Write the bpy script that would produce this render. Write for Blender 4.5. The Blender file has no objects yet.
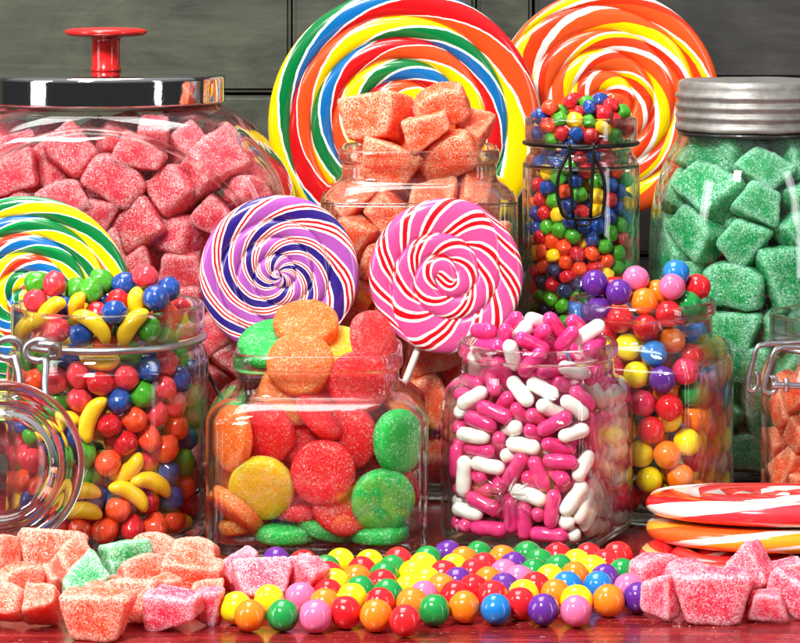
import bpy, bmesh, math, random
import numpy as np
from mathutils import Vector, Matrix, noise, Euler

# ------------------------------------------------------------------ camera, light, exposure
F, YH, CH, OY = 2400.0, -25.0, 320.0, 1300.0      # focal length (px of an 800 px wide frame), horizon row, camera height mm, table centre
S = bpy.context.scene
COL = S.collection
cam_d = bpy.data.cameras.new('camera'); cam = bpy.data.objects.new('camera', cam_d); COL.objects.link(cam)
cam.location = (0, -OY/1000, CH/1000); cam.rotation_euler = (math.pi/2, 0, 0)
cam_d.sensor_fit = 'HORIZONTAL'; cam_d.sensor_width = 36; cam_d.lens = F/800*36
cam_d.shift_y = -(321.5-YH)/800
cam_d.clip_start = 0.05; cam_d.clip_end = 50
S.camera = cam
w = bpy.data.worlds.new('World'); S.world = w; w.use_nodes = True
wn = w.node_tree.nodes; wl = w.node_tree.links                     # a dim room with a paler ceiling
tcw = wn.new('ShaderNodeTexCoord'); sxw = wn.new('ShaderNodeSeparateXYZ'); rpw = wn.new('ShaderNodeValToRGB')
wl.new(tcw.outputs['Generated'], sxw.inputs[0]); wl.new(sxw.outputs[2], rpw.inputs[0]); wl.new(rpw.outputs[0], wn['Background'].inputs[0])
rpw.color_ramp.elements[0].position = 0.0; rpw.color_ramp.elements[0].color = (.07, .07, .072, 1)
rpw.color_ramp.elements[1].position = 0.9; rpw.color_ramp.elements[1].color = (.85, .86, .9, 1)
wn['Background'].inputs[1].default_value = 0.68
def lamp(name, loc, target, sx, sy, power, col=(1, 1, 1)):
    d = bpy.data.lights.new(name, 'AREA'); d.shape = 'RECTANGLE'; d.size = sx; d.size_y = sy; d.energy = power; d.color = col
    o = bpy.data.objects.new(name, d); COL.objects.link(o); o.location = loc
    o.rotation_euler = (Vector(target)-Vector(loc)).to_track_quat('-Z', 'Y').to_euler(); return o
lamp('key_softbox', (-0.52, -1.05, 1.25), (0, 0.05, 0.08), 0.27, 0.27, 54, (1.0, 0.97, 0.92))
lamp('top_softbox', (-0.25, 0.15, 1.35), (0, 0.1, 0.05), 0.9, 0.6, 18, (1.0, 0.98, 0.95))
lamp('side_strip', (1.0, -0.55, 0.45), (0.05, 0.1, 0.1), 0.16, 0.9, 3.2)
lamp('window_strip', (-1.1, -0.35, 0.5), (0, 0.1, 0.1), 0.3, 0.8, 7)
S.view_settings.view_transform = 'Standard'; S.view_settings.look = 'None'
S.view_settings.exposure = -0.15; S.view_settings.gamma = 1.0
c = S.cycles
c.max_bounces = 18; c.transparent_max_bounces = 40; c.transmission_bounces = 12; c.glossy_bounces = 6; c.diffuse_bounces = 4
c.caustics_reflective = False; c.caustics_refractive = True; c.blur_glossy = 0.5; c.sample_clamp_indirect = 6
c.use_denoising = True
try: c.denoiser = 'OPENIMAGEDENOISE'; c.denoising_prefilter = 'ACCURATE'
except Exception: pass

rng = random.Random(7); nrg = np.random.RandomState(5)
MM = 0.001
def W(x, y, Y):                                   # point seen at picture row/column at distance Y (mm)
    return np.array([(x-400)*Y/F, Y, CH-(y-YH)*Y/F])
def Wz(x, y, z):                                  # same, on the level z
    return W(x, y, (CH-z)*F/(y-YH))
def B(p): return Vector((p[0]*MM, (p[1]-OY)*MM, p[2]*MM))
def proj(p): return (400+F*p[0]/p[1], YH+F*(CH-p[2])/p[1])

# ------------------------------------------------------------------ materials
def lin(h):
    v = [int(h[i:i+2], 16)/255 for i in (0, 2, 4)]
    return tuple(((a+.055)/1.055)**2.4 if a > .04045 else a/12.92 for a in v)+(1,)
class NT:
    def __init__(s, name):
        s.m = bpy.data.materials.new(name); s.m.use_nodes = True; s.t = s.m.node_tree
        s.n = s.t.nodes; s.l = s.t.links; s.n.clear(); s.out = s.n.new('ShaderNodeOutputMaterial')
    def __call__(s, typ, ins=None, **kw):
        n = s.n.new('ShaderNode'+typ)
        for k, v in kw.items(): setattr(n, k, v)
        for k, v in (ins or {}).items():
            if isinstance(v, bpy.types.NodeSocket): s.l.new(v, n.inputs[k])
            else: n.inputs[k].default_value = v
        return n
    def math(s, op, a, b=0.0, clamp=False):
        return s('Math', {0: a, 1: b}, operation=op, use_clamp=clamp).outputs[0]
    def mix(s, f, a, b, blend='MIX'):
        n = s.n.new('ShaderNodeMix'); n.data_type = 'RGBA'; n.blend_type = blend
        for i, v in ((0, f), (6, a), (7, b)):
            if isinstance(v, bpy.types.NodeSocket): s.l.new(v, n.inputs[i])
            else: n.inputs[i].default_value = v
        return n.outputs[2]
    def ramp(s, f, stops, interp='LINEAR'):
        n = s.n.new('ShaderNodeValToRGB'); r = n.color_ramp; r.interpolation = interp
        while len(r.elements) < len(stops): r.elements.new(1)
        for e, (p, c_) in zip(r.elements, stops): e.position = p; e.color = c_
        s.l.new(f, n.inputs[0]); return n.outputs[0]
    def end(s, sh): s.l.new(sh, s.out.inputs[0]); return s.m
def G(v): return (v, v, v, 1)

def mat_gloss(name, hexc, sss=0.15, rough=0.16, speck=0.0, coat=0.3):
    T = NT(name); b = lin(hexc)
    tc = T('TexCoord'); oi = T('ObjectInfo')
    nz = T('TexNoise', {'Vector': tc.outputs['Object'], 'Scale': 260.0, 'Detail': 3.0})
    v = T.math('ADD', T.math('MULTIPLY', nz.outputs[0], .25), T.math('MULTIPLY', oi.outputs['Random'], .16))
    col = T.mix(T.math('ADD', v, -.05, True), b, tuple(min(1, x*1.0+.05) for x in b[:3])+(1,))
    if speck:
        n2 = T('TexNoise', {'Vector': tc.outputs['Object'], 'Scale': 900.0, 'Detail': 2.0})
        col = T.mix(T.math('MULTIPLY', T.ramp(n2.outputs[0], [(.56, G(0)), (.72, G(1))]), speck), col, (.9, .85, .85, 1))
    bp = T('Bump', {'Strength': .12, 'Distance': .0006, 'Height': nz.outputs[0]})
    r = T.math('ADD', T.math('MULTIPLY', nz.outputs[0], .14), rough-.07)
    p = T('BsdfPrincipled', {'Base Color': col, 'Roughness': r, 'Normal': bp.outputs[0], 'Subsurface Weight': sss,
          'Subsurface Radius': (1, .55, .5), 'Subsurface Scale': .0022, 'Coat Weight': coat, 'Coat Roughness': .05, 'IOR': 1.46})
    return T.end(p.outputs[0])

def mat_sugar(name, hexc, tint, amount=.62, sss=.9, deep=.016, grain=2100.0, clear=0.0):
    T = NT(name); b = lin(hexc); t = lin(tint)
    tc = T('TexCoord'); oi = T('ObjectInfo')
    n2 = T('TexNoise', {'Vector': tc.outputs['Object'], 'Scale': 120.0, 'Detail': 3.0})
    v1 = T('TexVoronoi', {'Vector': tc.outputs['Object'], 'Scale': grain*.62}); v2 = T('TexVoronoi', {'Vector': tc.outputs['Object'], 'Scale': grain*1.15})
    s1 = T('SeparateColor', {0: v1.outputs['Color']}); s2 = T('SeparateColor', {0: v2.outputs['Color']})
    ed = T('Attribute', attribute_name='edge')
    mod = T.math('ADD', T.math('MULTIPLY', T.math('SUBTRACT', n2.outputs[0], .5), .8), T.math('MULTIPLY', T.math('SUBTRACT', ed.outputs['Fac'], .3), .26 if not name.startswith('disc') else 0.0))
    a1 = T.math('GREATER_THAN', T.math('ADD', s1.outputs[0], mod), 1-.27*amount)
    a2 = T.math('GREATER_THAN', T.math('ADD', s2.outputs[0], mod), 1-.36*amount)
    m = T.math('MAXIMUM', T.math('MULTIPLY', a1, T.math('ADD', T.math('MULTIPLY', s1.outputs[1], .5), .5)), T.math('MULTIPLY', a2, .62))
    m = T.math('MULTIPLY', m, .78, True)
    col = T.mix(m, b, t)
    h = T.math('ADD', T.math('MULTIPLY', s2.outputs[1], .5), T.math('MULTIPLY', s1.outputs[1], .8))
    bp = T('Bump', {'Strength': .55, 'Distance': .0006, 'Height': h})
    fc = T('VectorMath', {0: v2.outputs['Color'], 1: (.5, .5, .5)}, operation='SUBTRACT')
    fc = T('VectorMath', {0: fc.outputs[0], 1: (.8, .8, .8)}, operation='MULTIPLY')
    fc = T('VectorMath', {0: bp.outputs[0], 1: fc.outputs[0]}, operation='ADD')
    bp = T('VectorMath', {0: fc.outputs[0]}, operation='NORMALIZE')
    rg = T.math('ADD', T.math('MULTIPLY', s1.outputs[2], .3), .16)
    p = T('BsdfPrincipled', {'Base Color': col, 'Roughness': rg, 'Normal': bp.outputs[0], 'Subsurface Weight': sss,
          'Subsurface Radius': (1, .35, .3) if b[0] > b[1] else (.35, 1, .5), 'Subsurface Scale': deep, 'IOR': 1.4 if clear else 1.5, 'Transmission Weight': T.math('MULTIPLY', T.math('SUBTRACT', 1.0, m), clear)})
    return T.end(p.outputs[0])

def mat_glass(name='jar_glass', edge=.85, tint=(.96, .98, .97), wave=.5, lo=.5, hi=.92):
    T = NT(name); tc = T('TexCoord')
    nz = T('TexNoise', {'Vector': tc.outputs['Object'], 'Scale': 22.0, 'Detail': 2.0})
    bp = T('Bump', {'Strength': wave, 'Distance': .002, 'Height': nz.outputs[0]})
    f = T('LayerWeight', {'Blend': .5, 'Normal': bp.outputs[0]}).outputs['Facing']
    fr = T.math('ADD', T.math('MULTIPLY', T.math('POWER', f, 4.0), .85), .04, True)
    tr = T('BsdfTransparent', {0: tint+(1,)})
    gl = T('BsdfAnisotropic', {0: G(1), 'Roughness': .03, 'Normal': bp.outputs[0]})
    thin = T('MixShader', {0: fr, 1: tr.outputs[0], 2: gl.outputs[0]})
    ge = T('BsdfGlass', {0: (.97, .99, .98, 1), 'Roughness': 0.0, 'IOR': 1.45, 'Normal': bp.outputs[0]})
    e = T('MapRange', {0: f, 1: lo, 2: hi, 3: 0.0, 4: edge}, interpolation_type='SMOOTHSTEP')
    return T.end(T('MixShader', {0: e.outputs[0], 1: thin.outputs[0], 2: ge.outputs[0]}).outputs[0])

def mat_thick(name, k=.75):
    T = NT(name)
    tr = T('BsdfTransparent', {0: (.96, .98, .97, 1)})
    ge = T('BsdfGlass', {0: (.97, .99, .985, 1), 'Roughness': 0.01, 'IOR': 1.47})
    return T.end(T('MixShader', {0: k, 1: tr.outputs[0], 2: ge.outputs[0]}).outputs[0])

def mat_metal(name, col, rough, nscale=0, namt=0.0, dark=None, rvar=.1, metal=1.0):
    T = NT(name); tc = T('TexCoord')
    nz = T('TexNoise', {'Vector': tc.outputs['Object'], 'Scale': nscale or 60.0, 'Detail': 6.0, 'Roughness': .65})
    colr = T.mix(T.math('MULTIPLY', T.ramp(nz.outputs[0], [(.35, G(0)), (.68, G(1))]), namt), col+(1,), (dark or col)+(1,))
    r = T.math('ADD', T.math('MULTIPLY', nz.outputs[0], rvar), rough-rvar/2)
    bp = T('Bump', {'Strength': .15 if namt else .02, 'Distance': .001, 'Height': nz.outputs[0]})
    p = T('BsdfPrincipled', {'Base Color': colr, 'Metallic': metal, 'Roughness': r, 'Normal': bp.outputs[0]})
    return T.end(p.outputs[0])

def mat_lolly(name, pal):
    T = NT(name); uv = T('UVMap'); sx = T('SeparateXYZ', {0: uv.outputs[0]})
    tc = T('TexCoord'); nz = T('TexNoise', {'Vector': tc.outputs['Object'], 'Scale': 75.0, 'Detail': 5.0})
    nf = T('TexNoise', {'Vector': tc.outputs['Object'], 'Scale': 1.0, 'Detail': 4.0})
    x = T.math('FRACT', T.math('ADD', sx.outputs[0], T.math('MULTIPLY', T.math('SUBTRACT', nz.outputs[0], .5), .05)))
    tot = sum(p[1] for p in pal); st = []; a = 0
    for h, wd in pal: st.append((a/tot, lin(h))); a += wd
    col = T.ramp(x, st, 'CONSTANT')
    streak = T('TexNoise', {'Vector': T('CombineXYZ', {0: T.math('MULTIPLY', sx.outputs[0], 90.0), 1: T.math('MULTIPLY', sx.outputs[1], 3.0)}).outputs[0], 'Scale': 1.0, 'Detail': 2.0})
    col = T.mix(T.math('MULTIPLY', streak.outputs[0], .3), col, (1, 1, 1, 1), 'OVERLAY')
    bp = T('Bump', {'Strength': .22, 'Distance': .0012, 'Height': T.math('ADD', nz.outputs[0], T.math('MULTIPLY', nf.outputs[0], .4))})
    p = T('BsdfPrincipled', {'Base Color': col, 'Roughness': .2, 'Normal': bp.outputs[0], 'Coat Weight': .6, 'Coat Roughness': .06,
          'Subsurface Weight': .12, 'Subsurface Radius': (1, .7, .6), 'Subsurface Scale': .002})
    return T.end(p.outputs[0])

def mat_table():
    T = NT('red_painted_wood'); tc = T('TexCoord')
    mp = T('Mapping', {'Vector': tc.outputs['Object'], 'Scale': (9, 60, 60)})
    g1 = T('TexNoise', {'Vector': mp.outputs[0], 'Scale': 2.0, 'Detail': 8.0, 'Roughness': .7, 'Distortion': .6})
    mq = T('Mapping', {'Vector': tc.outputs['Object'], 'Scale': (210, 430, 400)})
    g2 = T('TexNoise', {'Vector': mq.outputs[0], 'Scale': 1.0, 'Detail': 4.0, 'Roughness': .7})
    g3 = T('TexNoise', {'Vector': tc.outputs['Object'], 'Scale': 26.0, 'Detail': 5.0})
    base = T.ramp(g1.outputs[0], [(.34, (.045, .004, .006, 1)), (.5, (.19, .010, .012, 1)), (.66, (.40, .04, .035, 1))])
    wear = T.math('MULTIPLY', T.ramp(g2.outputs[0], [(.61, G(0)), (.70, G(1))]), T.ramp(g3.outputs[0], [(.36, G(0.1)), (.56, G(.95))]))
    col = T.mix(wear, base, (.66, .40, .30, 1))
    dk = T.math('MULTIPLY', T.ramp(g2.outputs[0], [(.3, G(1)), (.4, G(0))]), .7)
    col = T.mix(dk, col, (.05, .006, .008, 1))
    h = T.math('ADD', T.math('MULTIPLY', g2.outputs[0], .5), g1.outputs[0])
    bp = T('Bump', {'Strength': .35, 'Distance': .0012, 'Height': h})
    r = T.math('ADD', T.math('MULTIPLY', g3.outputs[0], .22), .1)
    p = T('BsdfPrincipled', {'Base Color': col, 'Roughness': r, 'Normal': bp.outputs[0], 'Coat Weight': .5, 'Coat Roughness': .12})
    return T.end(p.outputs[0])

def mat_plank(name, a, b):
    T = NT(name); tc = T('TexCoord')
    mp = T('Mapping', {'Vector': tc.outputs['Object'], 'Scale': (4.5, 10, 8)})
    g = T('TexNoise', {'Vector': mp.outputs[0], 'Scale': 2.0, 'Detail': 7.0, 'Roughness': .62, 'Distortion': .8})
    mp2 = T('Mapping', {'Vector': tc.outputs['Object'], 'Scale': (14, 10, 90)})
    g2 = T('TexNoise', {'Vector': mp2.outputs[0], 'Scale': 2.0, 'Detail': 5.0})
    f = T.math('ADD', T.math('MULTIPLY', g.outputs[0], .8), T.math('MULTIPLY', g2.outputs[0], .22))
    col = T.ramp(f, [(.36, a), (.50, tuple(x*.55 for x in b[:3])+(1,)), (.68, b)])
    bp = T('Bump', {'Strength': .3, 'Distance': .003, 'Height': f})
    p = T('BsdfPrincipled', {'Base Color': col, 'Roughness': .6, 'Normal': bp.outputs[0]})
    return T.end(p.outputs[0])

GLASS = mat_glass(lo=.5, hi=.9, edge=.9); RIM = mat_glass('rim_glass', .92, (.95, .975, .965), .2, .06, .55); THICK = mat_thick('lid_glass', 1.0); EMB = mat_thick('embossed_glass', .45)
STEEL = mat_metal('bright_wire', (.45, .45, .47), .36, 200, .5, (.2, .2, .21))
BLACKW = mat_metal('dark_wire', (.035, .034, .034), .42)
ZINC = mat_metal('zinc', (.36, .355, .335), .55, 75, .85, (.17, .16, .145), .25, .7)
CHROME = mat_metal('chrome', (.62, .62, .63), .05, 40, .1, (.5, .5, .5), .02)
REDPL = mat_gloss('red_plastic', 'D8120F', .1, .2)
STICKM = mat_gloss('white_stick', 'E8E4DA', .1, .45, 0, 0)

# ------------------------------------------------------------------ mesh helpers
def link(name, me, mat=None, parent=None):
    o = bpy.data.objects.new(name, me); COL.objects.link(o)
    if mat is not None:
        if not me.materials: me.materials.append(mat)
        if me.materials[0] != mat:
            o.material_slots[0].link = 'OBJECT'; o.material_slots[0].material = mat
    if parent is not None: o.parent = parent
    return o
def mesh_from(name, vs, fs, smooth=True, uvs=None):
    me = bpy.data.meshes.new(name); me.from_pydata([tuple(v) for v in vs], [], fs); me.update()
    if smooth: me.polygons.foreach_set('use_smooth', [True]*len(me.polygons))
    if uvs is not None:
        ul = me.uv_layers.new(name='UVMap'); k = 0
        for f in uvs:
            for u in f: ul.data[k].uv = u; k += 1
    return me
def empty(name, loc):
    o = bpy.data.objects.new(name, None); COL.objects.link(o); o.location = B(loc); o.empty_display_size = .01; return o
def tag(o, label, cat, group=None):
    o['label'] = label; o['category'] = cat
    if group: o['group'] = group
    return o
def catmull(P, sub=4, closed=False):
    P = [np.array(p, float) for p in P]; n = len(P); out = []
    rngi = range(n if closed else n-1)
    for i in rngi:
        p0 = P[(i-1) % n] if closed or i > 0 else P[i]; p1 = P[i]; p2 = P[(i+1) % n]; p3 = P[(i+2) % n] if closed or i+2 < n else P[(i+1) % n]
        for k in range(sub):
            t = k/sub
            out.append(.5*((2*p1)+(-p0+p2)*t+(2*p0-5*p1+4*p2-p3)*t*t+(-p0+3*p1-3*p2+p3)*t**3))
    if not closed: out.append(P[-1])
    return out
def grid_mesh(name, rings, close_v=True, cap0=True, cap1=True, smooth=True):
    n = len(rings[0]); vs = [p for r in rings for p in r]; fs = []
    for i in range(len(rings)-1):
        for j in range(n if close_v else n-1):
            k = (j+1) % n; fs.append((i*n+j, i*n+k, (i+1)*n+k, (i+1)*n+j))
    if cap0: fs.append(tuple(range(n-1, -1, -1)))
    if cap1: b = (len(rings)-1)*n; fs.append(tuple(range(b, b+n)))
    return mesh_from(name, vs, fs, smooth)
def tube_rings(path, r, m=10, closed=False):
    path = [np.array(p, float) for p in path]; n = len(path); rings = []; nrm = None
    for i in range(n):
        a = path[i-1] if i > 0 or closed else path[i]; b = path[(i+1) % n] if i < n-1 or closed else path[i]
        t = b-a; t /= np.linalg.norm(t)+1e-9
        if nrm is None:
            h = np.array([0, 0, 1.]) if abs(t[2]) < .9 else np.array([1., 0, 0]); nrm = np.cross(t, h)
        nrm = nrm-t*np.dot(nrm, t); nrm /= np.linalg.norm(nrm); bn = np.cross(t, nrm)
        rings.append([path[i]+r*(math.cos(q)*nrm+math.sin(q)*bn) for q in np.linspace(0, 2*math.pi, m, endpoint=False)])
    return rings
def tube(name, path, r, mat, parent, org, closed=False, m=10):        # path in world mm, relative to the parent's origin org
    path = [np.array(p, float)-np.array(org) for p in path]
    rings = tube_rings(path, r, m, closed)
    if closed:
        nv = len(rings); vs = [p*MM for q in rings for p in q]; fs = []
        for i in range(nv):
            k = (i+1) % nv
            for j in range(m): fs.append((i*m+j, i*m+(j+1) % m, k*m+(j+1) % m, k*m+j))
        me = mesh_from(name, vs, fs)
    else: me = grid_mesh(name, [[p*MM for p in q] for q in rings])
    return link(name, me, mat, parent)
def sell(a, b, n, N, rot=0.0):                    # super-ellipse ring
    out = []
    for q in np.linspace(0, 2*math.pi, N, endpoint=False):
        cx, sy = math.cos(q), math.sin(q)
        k = (abs(cx)**n+abs(sy)**n)**(-1/n)
        x, y = a*k*cx, b*k*sy
        out.append((x*math.cos(rot)-y*math.sin(rot), x*math.sin(rot)+y*math.cos(rot)))
    return out
def lathe(name, prof, N=72, jitter=0.0):          # (r, z) mm
    rings = []
    for r, z in prof:
        rings.append([(max(r, .02)*math.cos(q)*MM, max(r, .02)*math.sin(q)*MM, (z+(noise.noise((math.cos(q)*3, math.sin(q)*3, z*.2))*jitter))*MM) for q in np.linspace(0, 2*math.pi, N, endpoint=False)])
    return grid_mesh(name, rings)

# ------------------------------------------------------------------ setting
def build_setting():
    v = [(-1.1, -.24, 0), (1.1, -.24, 0), (1.1, .56, 0), (-1.1, .56, 0)]
    o = link('tabletop', mesh_from('tabletop', [(a, b, z) for z in (-.03, 0) for a, b, _ in v],
         [(4, 5, 6, 7), (3, 2, 1, 0), (0, 1, 5, 4), (1, 2, 6, 5), (2, 3, 7, 6), (3, 0, 4, 7)], False), mat_table())
    o['kind'] = 'structure'
    A = mat_plank('green_grey_boards', (.012, .016, .009, 1), (.070, .080, .048, 1))
    D = mat_plank('charcoal_boards', (.012, .012, .012, 1), (.048, .048, .045, 1))
    def planks(name, x0, x1, ys, mat, joints):
        bm = bmesh.new()
        for i in range(len(ys)-1):
            xs = sorted([x0, x1]+[j for j in joints if x0 < j < x1 and i == 2])
            for a, b in zip(xs[:-1], xs[1:]):
                mt = Matrix.Translation(((a+b)/2, .505+rng.uniform(-.002, .002), (ys[i]+ys[i+1])/2)) @ Matrix.Diagonal((b-a-.0015, .02, ys[i+1]-ys[i]-.0025, 1))
                r = bmesh.ops.create_cube(bm, size=1, matrix=mt)
        bmesh.ops.bevel(bm, geom=bm.edges[:], offset=.003, segments=3, affect='EDGES')
        me = bpy.data.meshes.new(name); bm.to_mesh(me); bm.free()
        o = link(name, me, mat); o['kind'] = 'structure'
    planks('wall', -1.2, .0995, [-.03, .10, .231, .37, .52, .67], A, [-.081, .057])
    planks('wall', .1005, 1.2, [-.03, .11, .241, .39, .52, .67], D, [])
    back = link('wall', mesh_from('wall', [(-1.3, .53, -.1), (1.3, .53, -.1), (1.3, .53, .75), (-1.3, .53, .75)], [(0, 1, 2, 3)], False), D)
    back['kind'] = 'structure'
build_setting()

# ------------------------------------------------------------------ jars
class Jar:
    """prof: (z, half width, half depth, roundness) of the outside, bottom to top, mm."""
    def __init__(s, name, label, x, Yc, prof, rot=0.0, t=3.0, base=6.0, lidded=None, N=120):
        s.c = np.array([(x-400)*Yc/F, Yc, 0.0]); s.rot = math.radians(rot); s.t = t; s.base = base
        s.P = np.array(catmull(prof, 4)); s.top = prof[-1][0]; s.lid = lidded
        s.root = tag(empty(name, s.c), label, 'jar')
        rings = []
        def ring(z, a, b, n): return [(x_*MM, y_*MM, z*MM) for x_, y_ in sell(a, b, n, N, s.rot)]
        z0, a0, b0, n0 = s.P[0]
        for k in (.02, .5, .85): rings.append(ring(z0+1.5*(1-k), a0*k, b0*k, n0))
        for z, a, b, n in s.P: rings.append(ring(z, a, b, n))
        z, a, b, n = s.P[-1]
        rings.append(ring(z+.5, a-t*.25, b-t*.25, n)); rings.append(ring(z+.5, a-t*.75, b-t*.75, n))
        for z, a, b, n in s.P[::-1]:
            if z > base+3: rings.append(ring(z, a-t, b-t, n))
        a, b, n = s.at(base+3)
        rings.append(ring(base+1, a-1.5, b-1.5, n))
        for k in (.85, .4, .02): rings.append(ring(base, (a-4)*k, (b-4)*k, n))
        s.glass = link('glass_body', grid_mesh('glass_body', rings), GLASS, s.root)
        me = s.glass.data; me.materials.append(RIM)
        zr = s.rimz if hasattr(s, 'rimz') else s.top-(s.top*.14 if lidded is None else 8)
        me.polygons.foreach_set('material_index', [1 if (p.center.z/MM > zr or p.center.z/MM < 4) else 0 for p in me.polygons])
    def at(s, z):
        z = np.asarray(z, float); P = s.P
        return (np.interp(z, P[:, 0], P[:, 1])-s.t, np.interp(z, P[:, 0], P[:, 2])-s.t, np.interp(z, P[:, 0], P[:, 3]))
    def local(s, p):
        d = p-s.c; cr, sr = math.cos(s.rot), math.sin(s.rot)
        return d[..., 0]*cr+d[..., 1]*sr, -d[..., 0]*sr+d[..., 1]*cr, d[..., 2]
    def project(s, p, r):
        u, v, z = s.local(p)
        zmin = s.base+r+.3; z = np.maximum(z, zmin)
        if s.lid is not None: z = np.minimum(z, s.lid-r)
        a1, b1, n = s.at(z); a2, b2, _ = s.at(np.clip(z+r*.7, 0, s.top)); a3, b3, _ = s.at(np.clip(z-r*.7, 0, s.top))
        a = np.maximum(np.minimum(np.minimum(a1, a2), a3)-r-.3, 1); b = np.maximum(np.minimum(np.minimum(b1, b2), b3)-r-.3, 1)
        g = ((np.abs(u)/a)**n+(np.abs(v)/b)**n)**(1/n)
        k = np.where(g > 1, 1/np.maximum(g, 1e-6), 1.0)
        if s.lid is None: k = np.where(z > s.top+r*.4, np.where(g > 1.06, 1.06/np.maximum(g, 1e-6), 1.0), k)
        u = u*k; v = v*k; cr, sr = math.cos(s.rot), math.sin(s.rot)
        return np.stack([u*cr-v*sr, u*sr+v*cr, z], -1)+s.c
    def march(s, x, y, r, extra=0.0):             # first free spot behind the front glass along the sight line
        for Y in np.arange(s.c[1]-110, s.c[1]+40, 1.5):
            p = W(x, y, Y); q = s.project(p[None], np.array([r]))[0]
            if np.linalg.norm((q-p)[:2]) < .6: return W(x, y, Y+extra)
        p = W(x, y, s.c[1]); return p
def square_prof(h, hw, hd, rw, rd, nr, nb, sh, neck):
    """square jar with a shoulder and a beaded rim; sh = height where the shoulder begins, neck = height where the neck begins"""
    lip = h-neck
    return [(0, hw-7, hd-7, nb), (1.2, hw-3, hd-3, nb), (5, hw-.6, hd-.6, nb), (10, hw, hd, nb), (sh*.5, hw, hd, nb), (sh-4, hw, hd, nb), (sh+1, hw-.7, hd-.7, nb),
            (sh+(neck-sh)*.35, hw-(hw-rw)*.22, hd-(hd-rd)*.22, nb*.7+nr*.3), (sh+(neck-sh)*.68, hw-(hw-rw)*.62, hd-(hd-rd)*.62, (nb+nr)/2), (neck-1, rw-1.2, rd-1.2, nr),
            (neck+lip*.3, rw-2, rd-2, nr), (h-lip*.48, rw-1.9, rd-1.9, nr), (h-lip*.36, rw, rd, nr), (h-lip*.1, rw, rd, nr), (h, rw-.9, rd-.9, nr)]
def round_prof(h, R, rr, neck, sh):
    return [(0, R-7, R-7, 2), (1.2, R-3, R-3, 2), (5, R-.6, R-.6, 2), (10, R, R, 2), (sh*.5, R, R, 2), (sh-5, R, R, 2), (sh+1, R-.6, R-.6, 2), (sh+(neck-sh)*.6, (R+rr)/2-1.5, (R+rr)/2-1.5, 2),
            (neck-2, rr-3, rr-3, 2), (neck+1.5, rr-3, rr-3, 2), (neck+4, rr-.3, rr-.3, 2), (h-6, rr, rr, 2), (h-1.5, rr, rr, 2), (h, rr-.8, rr-.8, 2)]

J = {}
J['disc'] = Jar('candy_jar', 'low square glass jar of sugared fruit discs in front, facing the viewer squarely', 319, 1364,
                square_prof(109, 62, 52, 47.5, 41, 5, 7, 74, 88))
J['caps'] = Jar('candy_jar', 'squat square glass jar of pink and white capsules with a star pressed in each side', 538, 1371,
                square_prof(111, 46.5, 46.5, 45, 45, 2.2, 6, 74, 93), rot=-25)
J['gum'] = Jar('candy_jar', 'square glass jar of gumballs behind the flat lollipops, heaped above its rim', 642, 1437,
               square_prof(126, 47.5, 47.5, 43.5, 43.5, 2.2, 6, 90, 106), rot=-25)
J['orange'] = Jar('candy_jar', 'tall square glass jar of orange sugared slices in front of the rainbow lollipop', 419, 1507,
                  square_prof(212, 61, 52, 50, 43, 5, 7, 178, 195))
J['runt'] = Jar('bail_jar', 'round glass jar of fruit shaped candies with its wired lid hanging open', 108, 1373, round_prof(132, 57.5, 55, 112, 100))
J['mini'] = Jar('bail_jar', 'narrow tall glass jar of tiny colourful candies with black wire clasp', 581, 1540, round_prof(229, 37.5, 36, 208, 196))
J['right'] = Jar('bail_jar', 'small wire hinged glass jar of orange jellies cut off by the right edge', 838, 1446, round_prof(116, 46, 41, 96, 80))
J['green'] = Jar('mason_jar', 'wide glass jar of green sugared jellies with a ribbed grey metal lid', 752, 1570,
                 [(0, 58, 58, 2), (1.5, 63, 63, 2), (6, 67, 67, 2), (14, 68.5, 68.5, 2), (90, 68, 68, 2), (150, 67, 67, 2), (175, 64, 64, 2), (195, 58, 58, 2), (210, 50.5, 50.5, 2), (217, 47, 47, 2), (224, 45, 45, 2), (244, 45, 45, 2)], lidded=220)
J['red'] = Jar('penny_candy_jar', 'large round shouldered glass jar of red sugared jellies with chrome lid and red knob', 106, 1542,
               [(0, 70, 66, 4), (2, 76, 72, 4), (10, 90, 80, 4.5), (30, 106, 85, 5), (60, 118, 86, 6), (100, 124, 86, 7), (140, 124, 86, 7), (170, 121, 86, 7), (190, 115, 86, 6.5), (205, 106, 85, 6), (218, 96, 83, 5), (228, 86, 78, 4), (234, 78, 74, 2.6), (238, 73, 71, 2.1), (244, 72, 72, 2)], lidded=236, t=3)

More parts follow.
